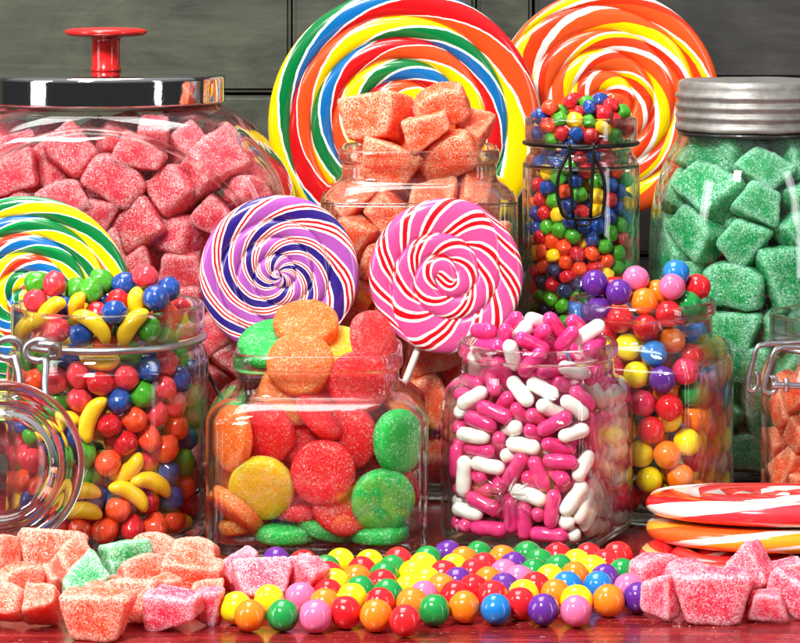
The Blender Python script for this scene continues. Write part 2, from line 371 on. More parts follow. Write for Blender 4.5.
# red jar lid
def red_lid():
    j = J['red']; zb = 238.5
    lid = link('lid', lathe('lid', [(0, zb+2), (72, zb+2), (72.5, zb), (76, zb), (76.6, zb+.8), (76.62, zb+1.6), (76.62, zb+8), (76.62, zb+15.2), (76.6, zb+16), (76, zb+17.6), (74.5, zb+18.3), (68, zb+19), (40, zb+19.6), (0, zb+19.8)], 128), CHROME, j.root)
    k = link('knob', lathe('knob', [(0, zb+19.4), (9.6, zb+19.4), (9.8, zb+21.5), (9.1, zb+22.5), (9.0, zb+30), (9.0, zb+39), (9.6, zb+41.2), (18, zb+42), (24, zb+42.6), (26.4, zb+44.4), (26, zb+46.2), (22, zb+47.3), (10, zb+47.9), (0, zb+48)], 72), REDPL, lid)
red_lid()
def bead():
    j = J['red']; path = []
    for a in np.linspace(8, 172, 60):
        x = 116*math.cos(math.radians(a)); z = 112+113*math.sin(math.radians(a))
        A, Bq, n = (np.interp(z, j.P[:, 0], j.P[:, k]) for k in (1, 2, 3)); x = max(-A*.93, min(A*.93, x))
        path.append(np.array([x, -Bq*(1-(abs(x)/A)**n)**(1/n)+.2, z]))
    path = [sum(path[max(0, i-2):i+3])/len(path[max(0, i-2):i+3]) for i in range(len(path))]
    tube('glass_bead', [p+j.c for p in path], 2.3, EMB, j.root, j.c, m=14)
bead()
def zinc_lid():
    j = J['green']; p = [(0, 220.5), (44.8, 220.5), (45.6, 219.4), (49.8, 219.2), (50.3, 220.5), (50.2, 223)]
    for i in range(3):
        z = 224+i*6.6; p += [(48.6, z), (48.2, z+1.6), (49.9, z+3.3), (50.1, z+4.6), (49.2, z+6)]
    p += [(48, 244.5), (48.4, 247), (48, 249.5), (46.8, 251), (45, 251.6), (41, 251.2), (20, 250.6), (0, 250.6)]
    link('lid', lathe('lid', p, 128, .5), ZINC, j.root)
    link('rubber_seal', lathe('rubber_seal', [(45.4, 215.6), (48.4, 215.6), (49, 217), (48.4, 218.9), (45.4, 218.9), (45.4, 215.6)], 96), mat_gloss('dark_rubber', '15181A', 0, .4), j.root)
zinc_lid()
# star pressed into the capsule jar
def stars():
    j = J['caps']
    for side in (0, 1):
        vs, fs = [], []
        ang = j.rot-math.pi/2 + (math.pi/2 if side else 0)
        nrm = np.array([math.cos(ang), math.sin(ang), 0]); tg = np.array([-nrm[1], nrm[0], 0]); up = np.array([0, 0, 1.])
        cc = nrm*46.4+np.array([0, 0, 32.]); 
        for k in range(12):
            a = k*math.pi/6; d = tg*math.cos(a)+up*math.sin(a); e = -tg*math.sin(a)+up*math.cos(a)
            L = 6.6 if k % 2 else 5.2
            for i in range(9):
                q = math.pi*i/8; hw = 1.25*math.sin(q)**.8+.02; s_ = 2.2+L*(1-math.cos(q))
                for m in range(8):
                    b = 2*math.pi*m/8
                    vs.append((cc+d*s_+e*hw*math.cos(b)+nrm*hw*.8*math.sin(b))*MM)
            o = k*72
            for i in range(8):
                for m in range(8): fs.append((o+i*8+m, o+i*8+(m+1) % 8, o+(i+1)*8+(m+1) % 8, o+(i+1)*8+m))
        link('embossed_star', mesh_from('embossed_star', vs, fs), EMB, j.root)
stars()
# runt jar: wire ring, hinge loops, hanging glass lid
def circ(c_, R, z, a0=0, a1=360, n=72):
    return [np.array([c_[0]+R*math.cos(math.radians(a)), c_[1]+R*math.sin(math.radians(a)), z]) for a in np.linspace(a0, a1, n, endpoint=(a1-a0) < 359)]
def runt_fit():
    j = J['runt']; o = j.c
    tube('wire_ring', circ(o, 54.6, 113), 2.0, STEEL, j.root, o, True, 12)
    for (lx, ly), (ex, ey) in (((9, 348), (20, 388)), ((39, 350), (46, 398))):
        Y0 = 1316 if lx > 20 else 1335
        c0 = W(lx, ly, Y0)
        loop = [c0+np.array([7.0*math.cos(a), -.6*a, 5.4*math.sin(a)]) for a in np.linspace(math.radians(-20), math.radians(300), 14)]
        path = catmull(loop+[W(lx+7, ly+14, Y0-5), W(ex-1, ey-14, Y0-9), W(ex, ey, Y0-14)], 5)
        tube('wire_hinge', path, 2.0, STEEL, j.root, o)
    tube('wire_hinge', catmull([W(39, 344, 1313), W(50, 345, 1311), W(58, 347, 1313), W(58, 355, 1316), W(50, 357, 1317)], 5), 1.9, STEEL, j.root, o)
    tube('wire_clasp', catmull([W(200, 352, 1378), W(207, 372, 1380), W(216, 388, 1378), W(221, 400, 1372)], 6), 1.1, BLACKW, j.root, o)
    # lid disc, its axis pointing to the viewer
    prof = [(0, 3.5), (24, 3.5), (29, 2.8), (32, 1.0), (35, -1.2), (40, -1.6), (44, .2), (45.4, 3.4), (44.4, 7.2), (41.5, 9.6), (38, 9.2), (36.2, 6.8), (34.4, 6.4), (32.6, 9.0), (30.6, 10.6), (28.4, 9.8), (26, 7.4), (22, 6.6), (0, 6.6)]
    prof = [(p[0], p[1]) for p in catmull(prof, 3)]
    lid = link('lid', lathe('lid', prof, 128), THICK, j.root)
    lid.matrix_local = Matrix.Translation(B(W(-1, 466, 1290))-B(o)) @ Euler((math.radians(80), 0, math.radians(14))).to_matrix().to_4x4()
runt_fit()
def mini_fit():
    j = J['mini']; o = j.c
    tube('wire_ring', circ(o, 36.4, 212.5), 1.35, BLACKW, j.root, o, True, 12)
    Yf = 1500
    def q(pts, d=0): return [W(x, y, Yf+d) for x, y in pts]
    k = tube('wire_clasp', catmull(q([(571, 146), (566, 158), (559, 174), (557.5, 192), (561, 210), (566, 217), (583, 219), (599, 217), (603.5, 208), (605, 190), (602, 173), (595, 158), (592, 146)], -2.5), 5), 1.15, BLACKW, j.root, o)
    for a, b in (((569, 143), (573, 217)), ((594, 143), (590.5, 217))):
        tube('wire_strut', catmull(q([a, ((a[0]*.6+b[0]*.4), 170), b], -3.5), 5), 1.1, BLACKW, k, o).matrix_parent_inverse = Matrix()
    tube('wire_strut', catmull(q([(567, 147), (574, 149), (583, 149.5), (591, 149), (598, 147)], -3), 5), 1.25, BLACKW, k, o)
    tube('wire_strut', catmull(q([(575, 219), (577, 224), (583, 225.5), (589, 224), (591, 219)], -2.5), 5), 1.0, BLACKW, k, o)
mini_fit()
def right_fit():
    j = J['right']; o = j.c
    tube('wire_ring', circ(o, 41.5, 97.5), 1.5, STEEL, j.root, o, True, 12)
    d = 1397
    tube('wire_hinge', catmull([W(812, 341, d+12), W(784, 343, d+4), W(764, 344.5, d+2), W(757, 348, d), W(753, 362, d), W(748.5, 381, d), W(749, 389, d), W(754, 390, d), W(757.5, 384, d), W(758, 376, d-1), W(755.5, 372, d-1)], 6), 1.5, STEEL, j.root, o)
    d -= 7
    tube('wire_hinge', catmull([W(824, 345, d+12), W(800, 347, d+4), W(781, 348, d+2), W(774, 352, d), W(770, 366, d), W(764, 385, d), W(764.5, 391, d), W(770, 393, d), W(775, 391, d), W(776.5, 383, d), W(774, 377, d), W(770, 378, d-1)], 6), 1.5, STEEL, j.root, o)
    tube('wire_hinge', catmull([W(772, 385, d-1), W(786, 385.5, d-1), W(800, 386, d), W(822, 386, d+2)], 5), 1.9, STEEL, j.root, o)
    tube('wire_hinge', catmull([W(786, 379, d-2), W(786.5, 385, d-3), W(786, 391, d-2)], 4), 1.7, STEEL, j.root, o)
right_fit()

# ------------------------------------------------------------------ lollipops: a twisted striped rope wound into a disc
def lolly_mesh(R, thick, turns, arms, twist, flip=1, phase=0.0, dome=.25):
    wb = R/(turns+.5) if arms == 1 else R/(turns*2)
    path = []                                     # (radius, angle, signed angle, half width)
    a_ = wb*arms/(2*math.pi); last = 2*math.pi/arms
    def edge(r, th, the):                         # the last lap spreads to a round rim and its tail thins out over the lap's start
        t = (th-(the-last))/last; sm_ = lambda q: (lambda u: u*u*(3-2*u))(min(1, max(0, q)))
        if t <= 1: lo_ = r-wb*.5; hi_ = lo_+wb+(R-lo_-wb)*sm_(t/.34)
        else: lo_ = R-wb+wb*.95*sm_((t-1)/.34); hi_ = R
        return (lo_+hi_)/2, (hi_-lo_)/2*1.1
    n = int(turns*(84 if arms == 1 else 150))
    if arms == 1:
        for i in range(n+1):
            th = (2*math.pi*turns+.33*last)*i/n; r, hw = edge(wb*th/(2*math.pi), th, 2*math.pi*turns)
            path.append((r, th, th, hw))
    else:
        r0, sm = .5*wb, .13*wb
        def ang(r): return (sm*math.log(1+math.exp((r-r0)/sm)) if r < r0+12*sm else r-r0)/a_
        for sgn in (-1, 1):
            seq = []
            for i in range(n+1):
                rr_ = (R-wb*.5+.33*wb)*i/n+.01; th = ang(rr_); r, hw = edge(rr_, th, ang(R-wb*.5))
                seq.append((r, th+(math.pi if sgn < 0 else 0), th*sgn, hw))
            path += seq[::-1] if sgn < 0 else seq[1:]
    pts = np.array([(p[0]*math.cos(p[1]), p[0]*math.sin(p[1])) for p in path])
    pts[:, 0] *= flip
    M = 24; vs, fs, uvs = [], [], []
    seg = np.r_[0, np.cumsum(np.linalg.norm(np.diff(pts, axis=0), axis=1))]
    for i in range(len(pts)):
        a = pts[max(i-1, 0)]; b = pts[min(i+1, len(pts)-1)]; t = (b-a)/(np.linalg.norm(b-a)+1e-9); nn = np.array([-t[1], t[0]])
        rr = np.linalg.norm(pts[i]); hw = path[i][3]; ht = thick/2*(1-dome*(rr/R)**2)
        e = 1.0
        d_end = min(i, len(pts)-1-i) if arms == 2 else len(pts)-1-i
        if d_end < 8: e = math.sqrt(max(.02, 1-((8-d_end)/8)**2))
        for k in range(M):
            q = 2*math.pi*k/M; cx, sz = math.cos(q), math.sin(q); m = (abs(cx)**2.5+abs(sz)**2.5)**(-1/2.5)
            p = pts[i]+nn*hw*m*cx*e
            vs.append((p[0]*MM, p[1]*MM, ht*m*sz*e*MM))
    for i in range(len(pts)-1):
        s0 = (seg[i]-seg[-1]/2)/(2*math.pi*.55*R) if arms == 2 else path[i][1]/(2*math.pi)
        s1 = (seg[i+1]-seg[-1]/2)/(2*math.pi*.55*R) if arms == 2 else path[i+1][1]/(2*math.pi)
        for k in range(M):
            k2 = (k+1) % M; v0, v1 = k/M, (k+1)/M
            fs.append((i*M+k, i*M+k2, (i+1)*M+k2, (i+1)*M+k))
            uvs.append(((phase+v0+twist*s0, seg[i]/R), (phase+v1+twist*s0, seg[i]/R), (phase+v1+twist*s1, seg[i+1]/R), (phase+v0+twist*s1, seg[i+1]/R)))
    fs.append(tuple(range(M-1, -1, -1))); uvs.append([(phase, 0)]*M)
    if arms == 2:                                 # the pressed middle under the coils
        c0 = len(vs); K = 48
        for q in range(K): vs.append((R*.93*math.cos(2*math.pi*q/K)*MM, R*.93*math.sin(2*math.pi*q/K)*MM, thick*.2*MM))
        for q in range(K): vs.append((R*.93*math.cos(2*math.pi*q/K)*MM, R*.93*math.sin(2*math.pi*q/K)*MM, -thick*.2*MM))
        fs.append(tuple(range(c0, c0+K))); fs.append(tuple(range(c0+2*K-1, c0+K-1, -1))); uvs += [[(.06, 0)]*K]*2
        for q in range(K): fs.append((c0+q, c0+K+q, c0+K+(q+1) % K, c0+(q+1) % K)); uvs.append([(.06, 0)]*4)
    b0 = (len(pts)-1)*M; fs.append(tuple(range(b0, b0+M))); uvs.append([(phase, 0)]*M)
    return mesh_from('candy_disc', vs, fs, True, uvs)
Wh = 'F4EFE8'
PAL = {
 'rainbow': [('BE1016', 10), (Wh, 1.3), ('0862A0', 7), (Wh, 1.6), ('006C34', 8), (Wh, 1.6), ('F0C800', 10), (Wh, 1.4), ('D8481A', 10), (Wh, .9)],
 'orange': [('E4501E', 12), ('D8300F', 6), (Wh, 4.5), ('F7CE00', 9), ('E4501E', 12), (Wh, 4.5), ('DC3A12', 8), ('F5C000', 4), (Wh, 2)],
 'green': [('F7DA00', 9), (Wh, 1.3), ('046E32', 8), ('0A8A42', 3), (Wh, 1.3), ('0E62A4', 8), (Wh, 3), ('CC2A18', 5), ('E0581C', 3), (Wh, 1.5), ('F7DA00', 8), (Wh, 1), ('046E32', 9), (Wh, 1)],
 'purple': [('A050A4', 9), (Wh, 1.8), ('C81420', 1.6), (Wh, 2), ('2E1C74', 8), (Wh, 1.8), ('C81420', 1.8), (Wh, 2), ('C81420', 1.8), (Wh, 1.8), ('A050A4', 9), (Wh, 1.8), ('C81420', 1.8), (Wh, 2), ('C81420', 1.8), (Wh, 1.8), ('2E1C74', 7), (Wh, 1.8), ('C81420', 1.6), (Wh, 1.8)],
 'pink': [('CE4A86', 9), (Wh, 2.2), ('C80C1C', 3), (Wh, 2), ('C80C1C', 3), (Wh, 2.2), ('CE4A86', 9), (Wh, 2.2), ('C80C1C', 4), (Wh, 2.2), ('CE4A86', 8), (Wh, 2.2), ('C80C1C', 3.6), (Wh, 2.2)],
 'redwhite': [('E01E24', 14), (Wh, 9), ('E8303A', 12), (Wh, 7)],
 'orangeflat': [('F0581E', 9), (Wh, 4), ('F7941E', 7), (Wh, 2), ('FFB82A', 6), ('EE4A1E', 9), (Wh, 3), ('F8A02A', 6)],
 'redflat': [('C81E22', 14), ('E8A060', 2), ('D42A28', 10), (Wh, 2)]}
LOL = []
def lolly(key, label, x, y, Y, Rpx, thick, turns, arms, twist, flip, phase, roll, tilt=(0, 0), stick=None):
    p = W(x, y, Y); R = Rpx*Y/F
    root = tag(empty('lollipop', p), label, 'lollipop')
    d = link('candy_disc', lolly_mesh(R, thick, turns, arms, twist, flip, phase), mat_lolly(key+'_candy', PAL[key]), root)
    d.rotation_euler = (math.radians(90+tilt[0]), 0, math.radians(tilt[1]))
    d.rotation_mode = 'QUATERNION'
    d.rotation_quaternion = (Euler((math.radians(90+tilt[0]), 0, math.radians(tilt[1]))).to_matrix() @ Euler((0, 0, math.radians(roll))).to_matrix()).to_quaternion()
    if stick is not None:
        e = np.array(stick); u = (e-p)/np.linalg.norm(e-p)
        tube('stick', [p+u*R*.55, p+u*R, e], 2.2, STICKM, root, p, m=14)
    LOL.append((p, R))
def on_table(x, Y): return np.array([(x-400)*Y/F, Y, 2.0])
lolly('rainbow', 'huge rainbow swirl lollipop standing behind the tall orange jelly jar', 404, 125, 1622, 135, 15, 5.8, 1, 1.6, 1, .99, -116, (0, 0), on_table(404, 1622))
lolly('orange', 'big orange, yellow and white swirl lollipop behind the tiny candy jar', 606, 103, 1660, 113, 15, 5.0, 1, 1.7, 1, .4, 60, (0, 0), on_table(606, 1660))
lolly('green', 'green, yellow and blue swirl lollipop behind the fruit candy jar at left', 26, 302, 1443, 105, 12, 5.2, 1, 1.85, 1, .3, 30, (-3, 0), on_table(26, 1443))
lolly('purple', 'purple and lilac swirl lollipop with red and white stripes', 279, 275, 1436, 78.5, 12, 4.1, 1, 2.3, 1, .2, 190, (-3, 6), on_table(275, 1440))
lolly('pink', 'pink, red and white swirl lollipop on a white stick', 446, 276, 1438, 76, 12, 1.75, 2, 2.6, 1, .1, 100, (-3, 0), np.array([-25, 1440, 2.0]))
def flat_lolly(key, label, p, R, thick, tilt, roll, turns, twist):
    root = tag(empty('lollipop', p), label, 'lollipop', 'lollipops lying in a stack')
    d = link('candy_disc', lolly_mesh(R, thick, turns, 1, twist, 1, .1, .1), mat_lolly(key+'_candy', PAL[key]), root)
    d.rotation_mode = 'QUATERNION'
    d.rotation_quaternion = (Euler((math.radians(-tilt), 0, 0)).to_matrix() @ Euler((0, 0, math.radians(roll))).to_matrix()).to_quaternion()
    LOL.append((np.array(p), R))
flat_lolly('redwhite', 'red and white lollipop lying on top of the stack at right', (206, 1322, 28.5), 69, 13.5, 7, 200, 3.6, 1.6)
flat_lolly('orangeflat', 'orange and yellow striped lollipop lying under the red and white one', (207, 1322, 14.8), 70, 13.5, 7, 120, 3.6, 1.7)
flat_lolly('redflat', 'small red lollipop lying under the front of the stacked lollipops', (170, 1287, 7.2), 41, 12, 0, 60, 2.6, .9)

# ------------------------------------------------------------------ candy meshes
def cube_grid(res):
    idx, vs, fs = {}, [], []
    def vid(p):
        k = tuple(round(a*res) for a in p)
        if k not in idx: idx[k] = len(vs); vs.append(np.array(p, float))
        return idx[k]
    for ax in range(3):
        for sg in (-1, 1):
            for i in range(res):
                for j in range(res):
                    q = []
                    for di, dj in ((0, 0), (1, 0), (1, 1), (0, 1)):
                        p = [0, 0, 0]; p[ax] = sg; p[(ax+1) % 3] = -1+2*(i+di)/res; p[(ax+2) % 3] = -1+2*(j+dj)/res
                        q.append(vid(p))
                    fs.append(tuple(q if sg > 0 else q[::-1]))
    return np.array(vs), fs
CG40 = cube_grid(40); CG14 = cube_grid(14)
def blob(name, cg, fn, scale):
    vs, fs = cg
    out = [np.array(fn(v))*scale*MM for v in vs]
    me = mesh_from(name, out, fs)
    if cg is CG40 and name == 'jelly_piece':      # sugar clings to the edges: how near a point is to an edge of the piece
        at = me.attributes.new('edge', 'FLOAT', 'POINT')
        at.data.foreach_set('value', [max(0.0, min(1.0, (sorted(abs(q) for q in v)[1]-.62)/.34)) for v in vs])
    return me
def rbox(v, m): return v/((abs(v)**m).sum()**(1/m))
def tan_even(v): return np.tan(v*math.pi/4)
JSZ = np.array([18.0, 11.5, 13.5])                 # half size of a jelly piece: width, depth, height
def jelly(i):
    sd = i*13.7
    def fn(v):
        q = rbox(tan_even(v), 8.0 if i != 1 else 6.0)
        x, y, z = q
        if i == 0: x *= 1+.24*z; y *= 1+.1*z
        elif i == 1: z = (z*(1-.42*x*x) if z > 0 else z*.9)+.08; y *= 1-.12*z
        elif i == 2: x += .22*z; z *= 1+.12*x
        elif i == 3: z *= .82-.32*x; z += .18*x; y *= 1-.15*x
        elif i == 4: x *= .92-.2*z; y *= .95+.22*z; z += .1*x*y
        else: z = z*(1-.25*x*x) if z > 0 else z; x *= 1-.1*y-.12*z; y *= 1+.18*x
        p = np.array([x, y, z])*JSZ
        n = v/np.linalg.norm(v)
        lo = noise.noise(Vector(p*.085)+Vector((sd, 0, 0)))*1.5+noise.noise(Vector(p*.22)+Vector((0, sd, 0)))*.5
        hi = noise.noise(Vector(p*1.15)+Vector((0, 0, sd)))*.30+(nrg.rand()-.5)*.5
        return p+n*(lo+hi)
    return blob('jelly_piece', CG40, fn, 1.0)
JELLY = [jelly(i) for i in range(6)]
def disc_mesh(i):
    def fn(v):
        q = rbox(tan_even(v), 2.6)
        x, y, z = v
        # flatten towards y: round in x/z, thick in y
        rr = math.hypot(v[0], v[2])
        m = max(abs(v[0]), abs(v[2]))
        k = (m/rr) if rr > 1e-6 else 0
        u = np.array([v[0]*k, v[1], v[2]*k]); rad = math.hypot(u[0], u[2])
        e = 4.4; g = (rad**e+abs(u[1])**e)**(1/e); u = u/max(g, 1e-6)
        p = np.array([u[0]*18.3, u[1]*(5.0 if i else 5.5)-.2*(1-rad), u[2]*18.3])
        n = u/np.linalg.norm(u)
        lo = noise.noise(Vector(p*.07)+Vector((i*9., 0, 0)))*.6
        hi = noise.noise(Vector(p*1.3))*.2+(nrg.rand()-.5)*.26
        return p+n*(lo+hi)
    return blob('fruit_disc', CG40, fn, 1.0)
DISC = [disc_mesh(0), disc_mesh(1)]
def ball(name, r, f): return blob(name, CG14, lambda v: f(v/np.linalg.norm(tan_even(v))*0+tan_even(v)/np.linalg.norm(tan_even(v)))*r, 1.0)
def nz3(p, s, o): return noise.noise(Vector(p*s)+Vector((o, o*.3, 0)))
GUM = [ball('gumball', 8.0, lambda v, o=o: v*(1+.03*nz3(v, 1.5, o)+.008*nz3(v, 5., o))) for o in (1., 5., 9.)]
MINI = [ball('tiny_candy', 4.95, lambda v, o=o: rbox(v, 2.7)*np.array([1, 1, .88])*(1+.10*nz3(v, 1.7, o))) for o in (1., 4., 8.)]
FRUIT = [ball('fruit_candy', 7.2, lambda v, o=o: v*np.array([1, 1, .94])*(1+.10*nz3(v, 1.7, o))-np.array([0, 0, .05*max(0, v[2])**6])) for o in (2., 6.)]
FRUIT += [ball('fruit_candy', 7.0, lambda v: v*np.array([1.2, .93, .95])*(1+.07*nz3(v, 2.0, 3.))), ball('fruit_candy', 7.2, lambda v: np.array([v[0]*(1-.16*v[2]), v[1]*(1-.16*v[2]), v[2]*1.14])*(1+.05*nz3(v, 2.2, 7.)))]
def capsule(name, r, L, bend=0.0, taper=0.0, seam=0.0):
    rings = []; n = 36
    for i in range(n+1):
        t = i/n; a = math.pi*t
        s = -math.cos(a)                         # -1..1
        half = L/2-r
        x = half*max(-1, min(1, (t-.5)*2.0*1.28)) + r*s*(1 if abs(t-.5) > .35 else abs(s))
        # explicit capsule profile
        u = (t-.5)*2; X = u*(L/2)
        d = max(0, abs(X)-(L/2-r)); rad = math.sqrt(max(r*r-d*d, 0.0004))
        rad *= 1-taper*u*u
        if seam: rad *= 1+seam*math.exp(-(X/(r*.25))**2)-(seam*.5 if X > 0 else 0)
        off = bend*(1-u*u)
        rings.append([(X*MM, rad*math.cos(q)*MM, (rad*math.sin(q)+off)*MM) for q in np.linspace(0, 2*math.pi, 22, endpoint=False)])
    # finer end spacing
    return grid_mesh(name, rings)
def capsule2(name, r, L, bend=0.0, taper=0.0, wob=0.0, o=0.0):
    rings = []; us = []
    h = L/2-r
    for a in np.linspace(-90, 0, 10): us.append((-h+r*math.sin(math.radians(a)), r*math.cos(math.radians(a))))
    for x in np.linspace(-h, h, 14)[1:-1]: us.append((x, r))
    for a in np.linspace(0, 90, 10): us.append((h+r*math.sin(math.radians(a)), r*math.cos(math.radians(a))))
    for X, rad in us:
        u = X/(L/2); rad = max(rad, .03)*(1-taper*u*u)
        off = bend*(1-u*u)-bend*.5
        ring = []
        for q in np.linspace(0, 2*math.pi, 22, endpoint=False):
            k = 1+wob*noise.noise((u*2+o, math.cos(q)*1.2, math.sin(q)*1.2))
            ring.append((X*MM, rad*k*math.cos(q)*MM, (rad*k*math.sin(q)+off)*MM))
        rings.append(ring)
    return grid_mesh(name, rings)
CAPS = [capsule2('candy_capsule', 4.4, 21.6+dl, 0, tp, .10, o) for o, dl, tp in ((0., 0, .06), (3., 1.2, .02), (6., -1.0, .12))]
BAN = [capsule2('banana_candy', 4.9, 27.5, 3.9, .22, .08, 0.), capsule2('banana_candy', 4.9, 24.0, 2.6, .2, .08, 5.)]

GC = {'red': 'D5101C', 'orange': 'F57A0C', 'yellow': 'FBE000', 'green': '058A3A', 'blue': '0A74C4', 'purple': '5A1F8A', 'pink': 'DC6898', 'hot pink': 'DA2050', 'pale pink': 'E0A8A0'}
MG = {k: mat_gloss('gumball_'+k.replace(' ', '_'), v, .12, .13) for k, v in GC.items()}
FC = {'green': '3E9A14', 'blue': '083F90', 'red': 'C40C1C', 'coral': 'DE2F3E', 'orange': 'E8430F', 'yellow': 'F7C600', 'navy': '16264E'}
MF = {k: mat_gloss('fruit_'+k, v, .2, .2, .08) for k, v in FC.items()}
MCAP = {'pink': mat_gloss('capsule_pink', 'DC2C78', .12, .22, .05), 'white': mat_gloss('capsule_white', 'F2EFEA', .12, .25)}
MS = {'red': mat_sugar('sugared_red', 'E83048', 'FFD0D2', .72), 'green': mat_sugar('sugared_green', '009C56', 'C8F4DE', .74), 'orange': mat_sugar('sugared_orange', 'FC521E', 'FFD8B8', .68),
      'salmon': mat_sugar('sugared_salmon', 'FA4E28', 'FFE2D0', .82), 'pink': mat_sugar('sugared_pink', 'EC3058', 'FFE0E8', .9), 'mint': mat_sugar('sugared_mint', '069A4C', 'E0F8E8', .85)}
MD = {'red': mat_sugar('disc_red', 'F60E1A', 'FF9A94', .26, 1.0, .03, 2100), 'orange': mat_sugar('disc_orange', 'FF6410', 'FFC898', .28, 1.0, .03, 2100),
      'yellow': mat_sugar('disc_yellow', 'FFB400', 'FFE4A0', .28, 1.0, .03, 2100), 'green': mat_sugar('disc_green', '0CAA42', 'B4ECBA', .28, 1.0, .03, 2100), 'coral': mat_sugar('disc_coral', 'EA2A30', 'FFA498', .42, 1.0, .03, 2100)}

# ------------------------------------------------------------------ candies as little rigid clumps of balls that are pushed apart
def parts(kind, s=1.0):
    if kind == 'gum': return [(0, 0, 0, 8.0)]
    if kind == 'mini': return [(0, 0, 0, 4.65)]
    if kind == 'fruit': return [(0, 0, 0, 7.0)]
    if kind == 'caps': return [(-6.6, 0, 0, 4.2), (-2.2, 0, 0, 4.2), (2.2, 0, 0, 4.2), (6.6, 0, 0, 4.2)]
    if kind == 'ban': return [(-8.4, 0, -.5, 4.2), (-2.9, 0, 1.2, 4.7), (2.9, 0, 1.2, 4.7), (8.4, 0, -.5, 4.2)]
    if kind == 'jel':
        w_, d, h = JSZ*s; r = 5.6*s
        return [(a*(w_-r)*.97, e*(d-r), b*(h-r), r) for a in (-1, 1) for b in (-1, 1) for e in (-1, 1)]+[(0, 0, 0, d*.98), (-w_*.42, 0, 0, d*.95), (w_*.42, 0, 0, d*.95)]
    if kind == 'disc':
        return [(12.8*s*math.cos(a), 0, 12.8*s*math.sin(a), 4.7*s) for a in np.linspace(0, 2*math.pi, 7)[:-1]]+[(0, 0, 0, 4.9*s)]
class C:
    __slots__ = ('kind', 'col', 'p', 'R', 's', 'tgt', 'front', 'vis', 'xy', 'where', 'mesh', 'big')
    def __init__(s, kind, col, p, R=None, sc=1.0, front=True, where=''):
        s.kind = kind; s.col = col; s.p = np.array(p, float); s.R = np.eye(3) if R is None else np.array(R); s.s = sc
        s.tgt = s.p.copy() if front else None; s.front = front; s.where = where; s.vis = 0; s.big = 0
def rotm(e): return np.array(Euler(e).to_matrix())
def rand_rot():
    q = nrg.normal(size=4); q /= np.linalg.norm(q)
    from mathutils import Quaternion
    return np.array(Quaternion(q).to_matrix())
def solve(cs, project, iters=160, pull=.10, floor=None, grav=0.0):
    N = len(cs); pr = [parts(c_.kind, c_.s) for c_ in cs]; K = max(map(len, pr))
    off = np.zeros((N, K, 3)); rad = np.zeros((N, K)); msk = np.zeros((N, K), bool)
    for i, q in enumerate(pr):
        q = np.array(q); off[i, :len(q)] = q[:, :3]-q[:, :3].mean(0)*0; rad[i, :len(q)] = q[:, 3]; msk[i, :len(q)] = True
    cnt = msk.sum(1); cen = (off*msk[..., None]).sum(1)/cnt[:, None]; off = (off-cen[:, None])*msk[..., None]
    R = np.stack([c_.R for c_ in cs]); pos = np.stack([c_.p for c_ in cs])+np.einsum('nij,nj->ni', R, cen)
    tg = np.stack([c_.tgt if c_.tgt is not None else c_.p for c_ in cs]); has = np.array([c_.tgt is not None for c_ in cs])
    body = np.repeat(np.arange(N), K).reshape(N, K)[msk]; rr = rad[msk]; multi = cnt > 1
    for it in range(iters):
        a = pull*max(0, 1-it/(iters*.75))
        pos[has] += a*(tg[has]-pos[has])
        if grav: pos[:, 2] -= grav*max(0, 1-it/(iters*.8))
        for sub in range(2):
            P = pos[:, None]+np.einsum('nij,nkj->nki', R, off); Q = P[msk]
            if it % 4 == 0 and sub == 0:
                I, Jx = [], []
                for s0 in range(0, len(Q), 400):
                    d = np.linalg.norm(Q[s0:s0+400, None]-Q[None], axis=2)-(rr[s0:s0+400, None]+rr[None])
                    ii, jj = np.nonzero((d < 4) & (body[s0:s0+400, None] < body[None])); I.append(ii+s0); Jx.append(jj)
                I = np.concatenate(I); Jx = np.concatenate(Jx)
            dv = Q[I]-Q[Jx]; d = np.linalg.norm(dv, axis=1)+1e-9; pen = rr[I]+rr[Jx]-d; k = pen > 0
            D = np.zeros_like(Q); n_ = np.zeros(len(Q))
            cor = (dv[k]/d[k, None])*(pen[k]*.5)[:, None]
            np.add.at(D, I[k], cor); np.add.at(D, Jx[k], -cor); np.add.at(n_, I[k], 1); np.add.at(n_, Jx[k], 1)
            Q = Q+D/np.maximum(n_, 1)[:, None]*1.15
            Q = project(Q, rr)
            P = P.copy(); P[msk] = Q
            pos = (P*msk[..., None]).sum(1)/cnt[:, None]
            if multi.any():
                A = np.einsum('nki,nkj->nij', (P-pos[:, None])*msk[..., None], off)+np.eye(3)*1e-6
                # keep weak axes of thin clumps from spinning
                A = A+R*(1e-2*np.maximum((off**2).sum((1, 2)), 1)[:, None, None])
                U, _, Vt = np.linalg.svd(A); dt = np.linalg.det(U@Vt); U[:, :, 2] *= dt[:, None]
                R = np.where(multi[:, None, None], U@Vt, R)
    for i, c_ in enumerate(cs): c_.R = R[i]; c_.p = pos[i]-R[i]@cen[i]
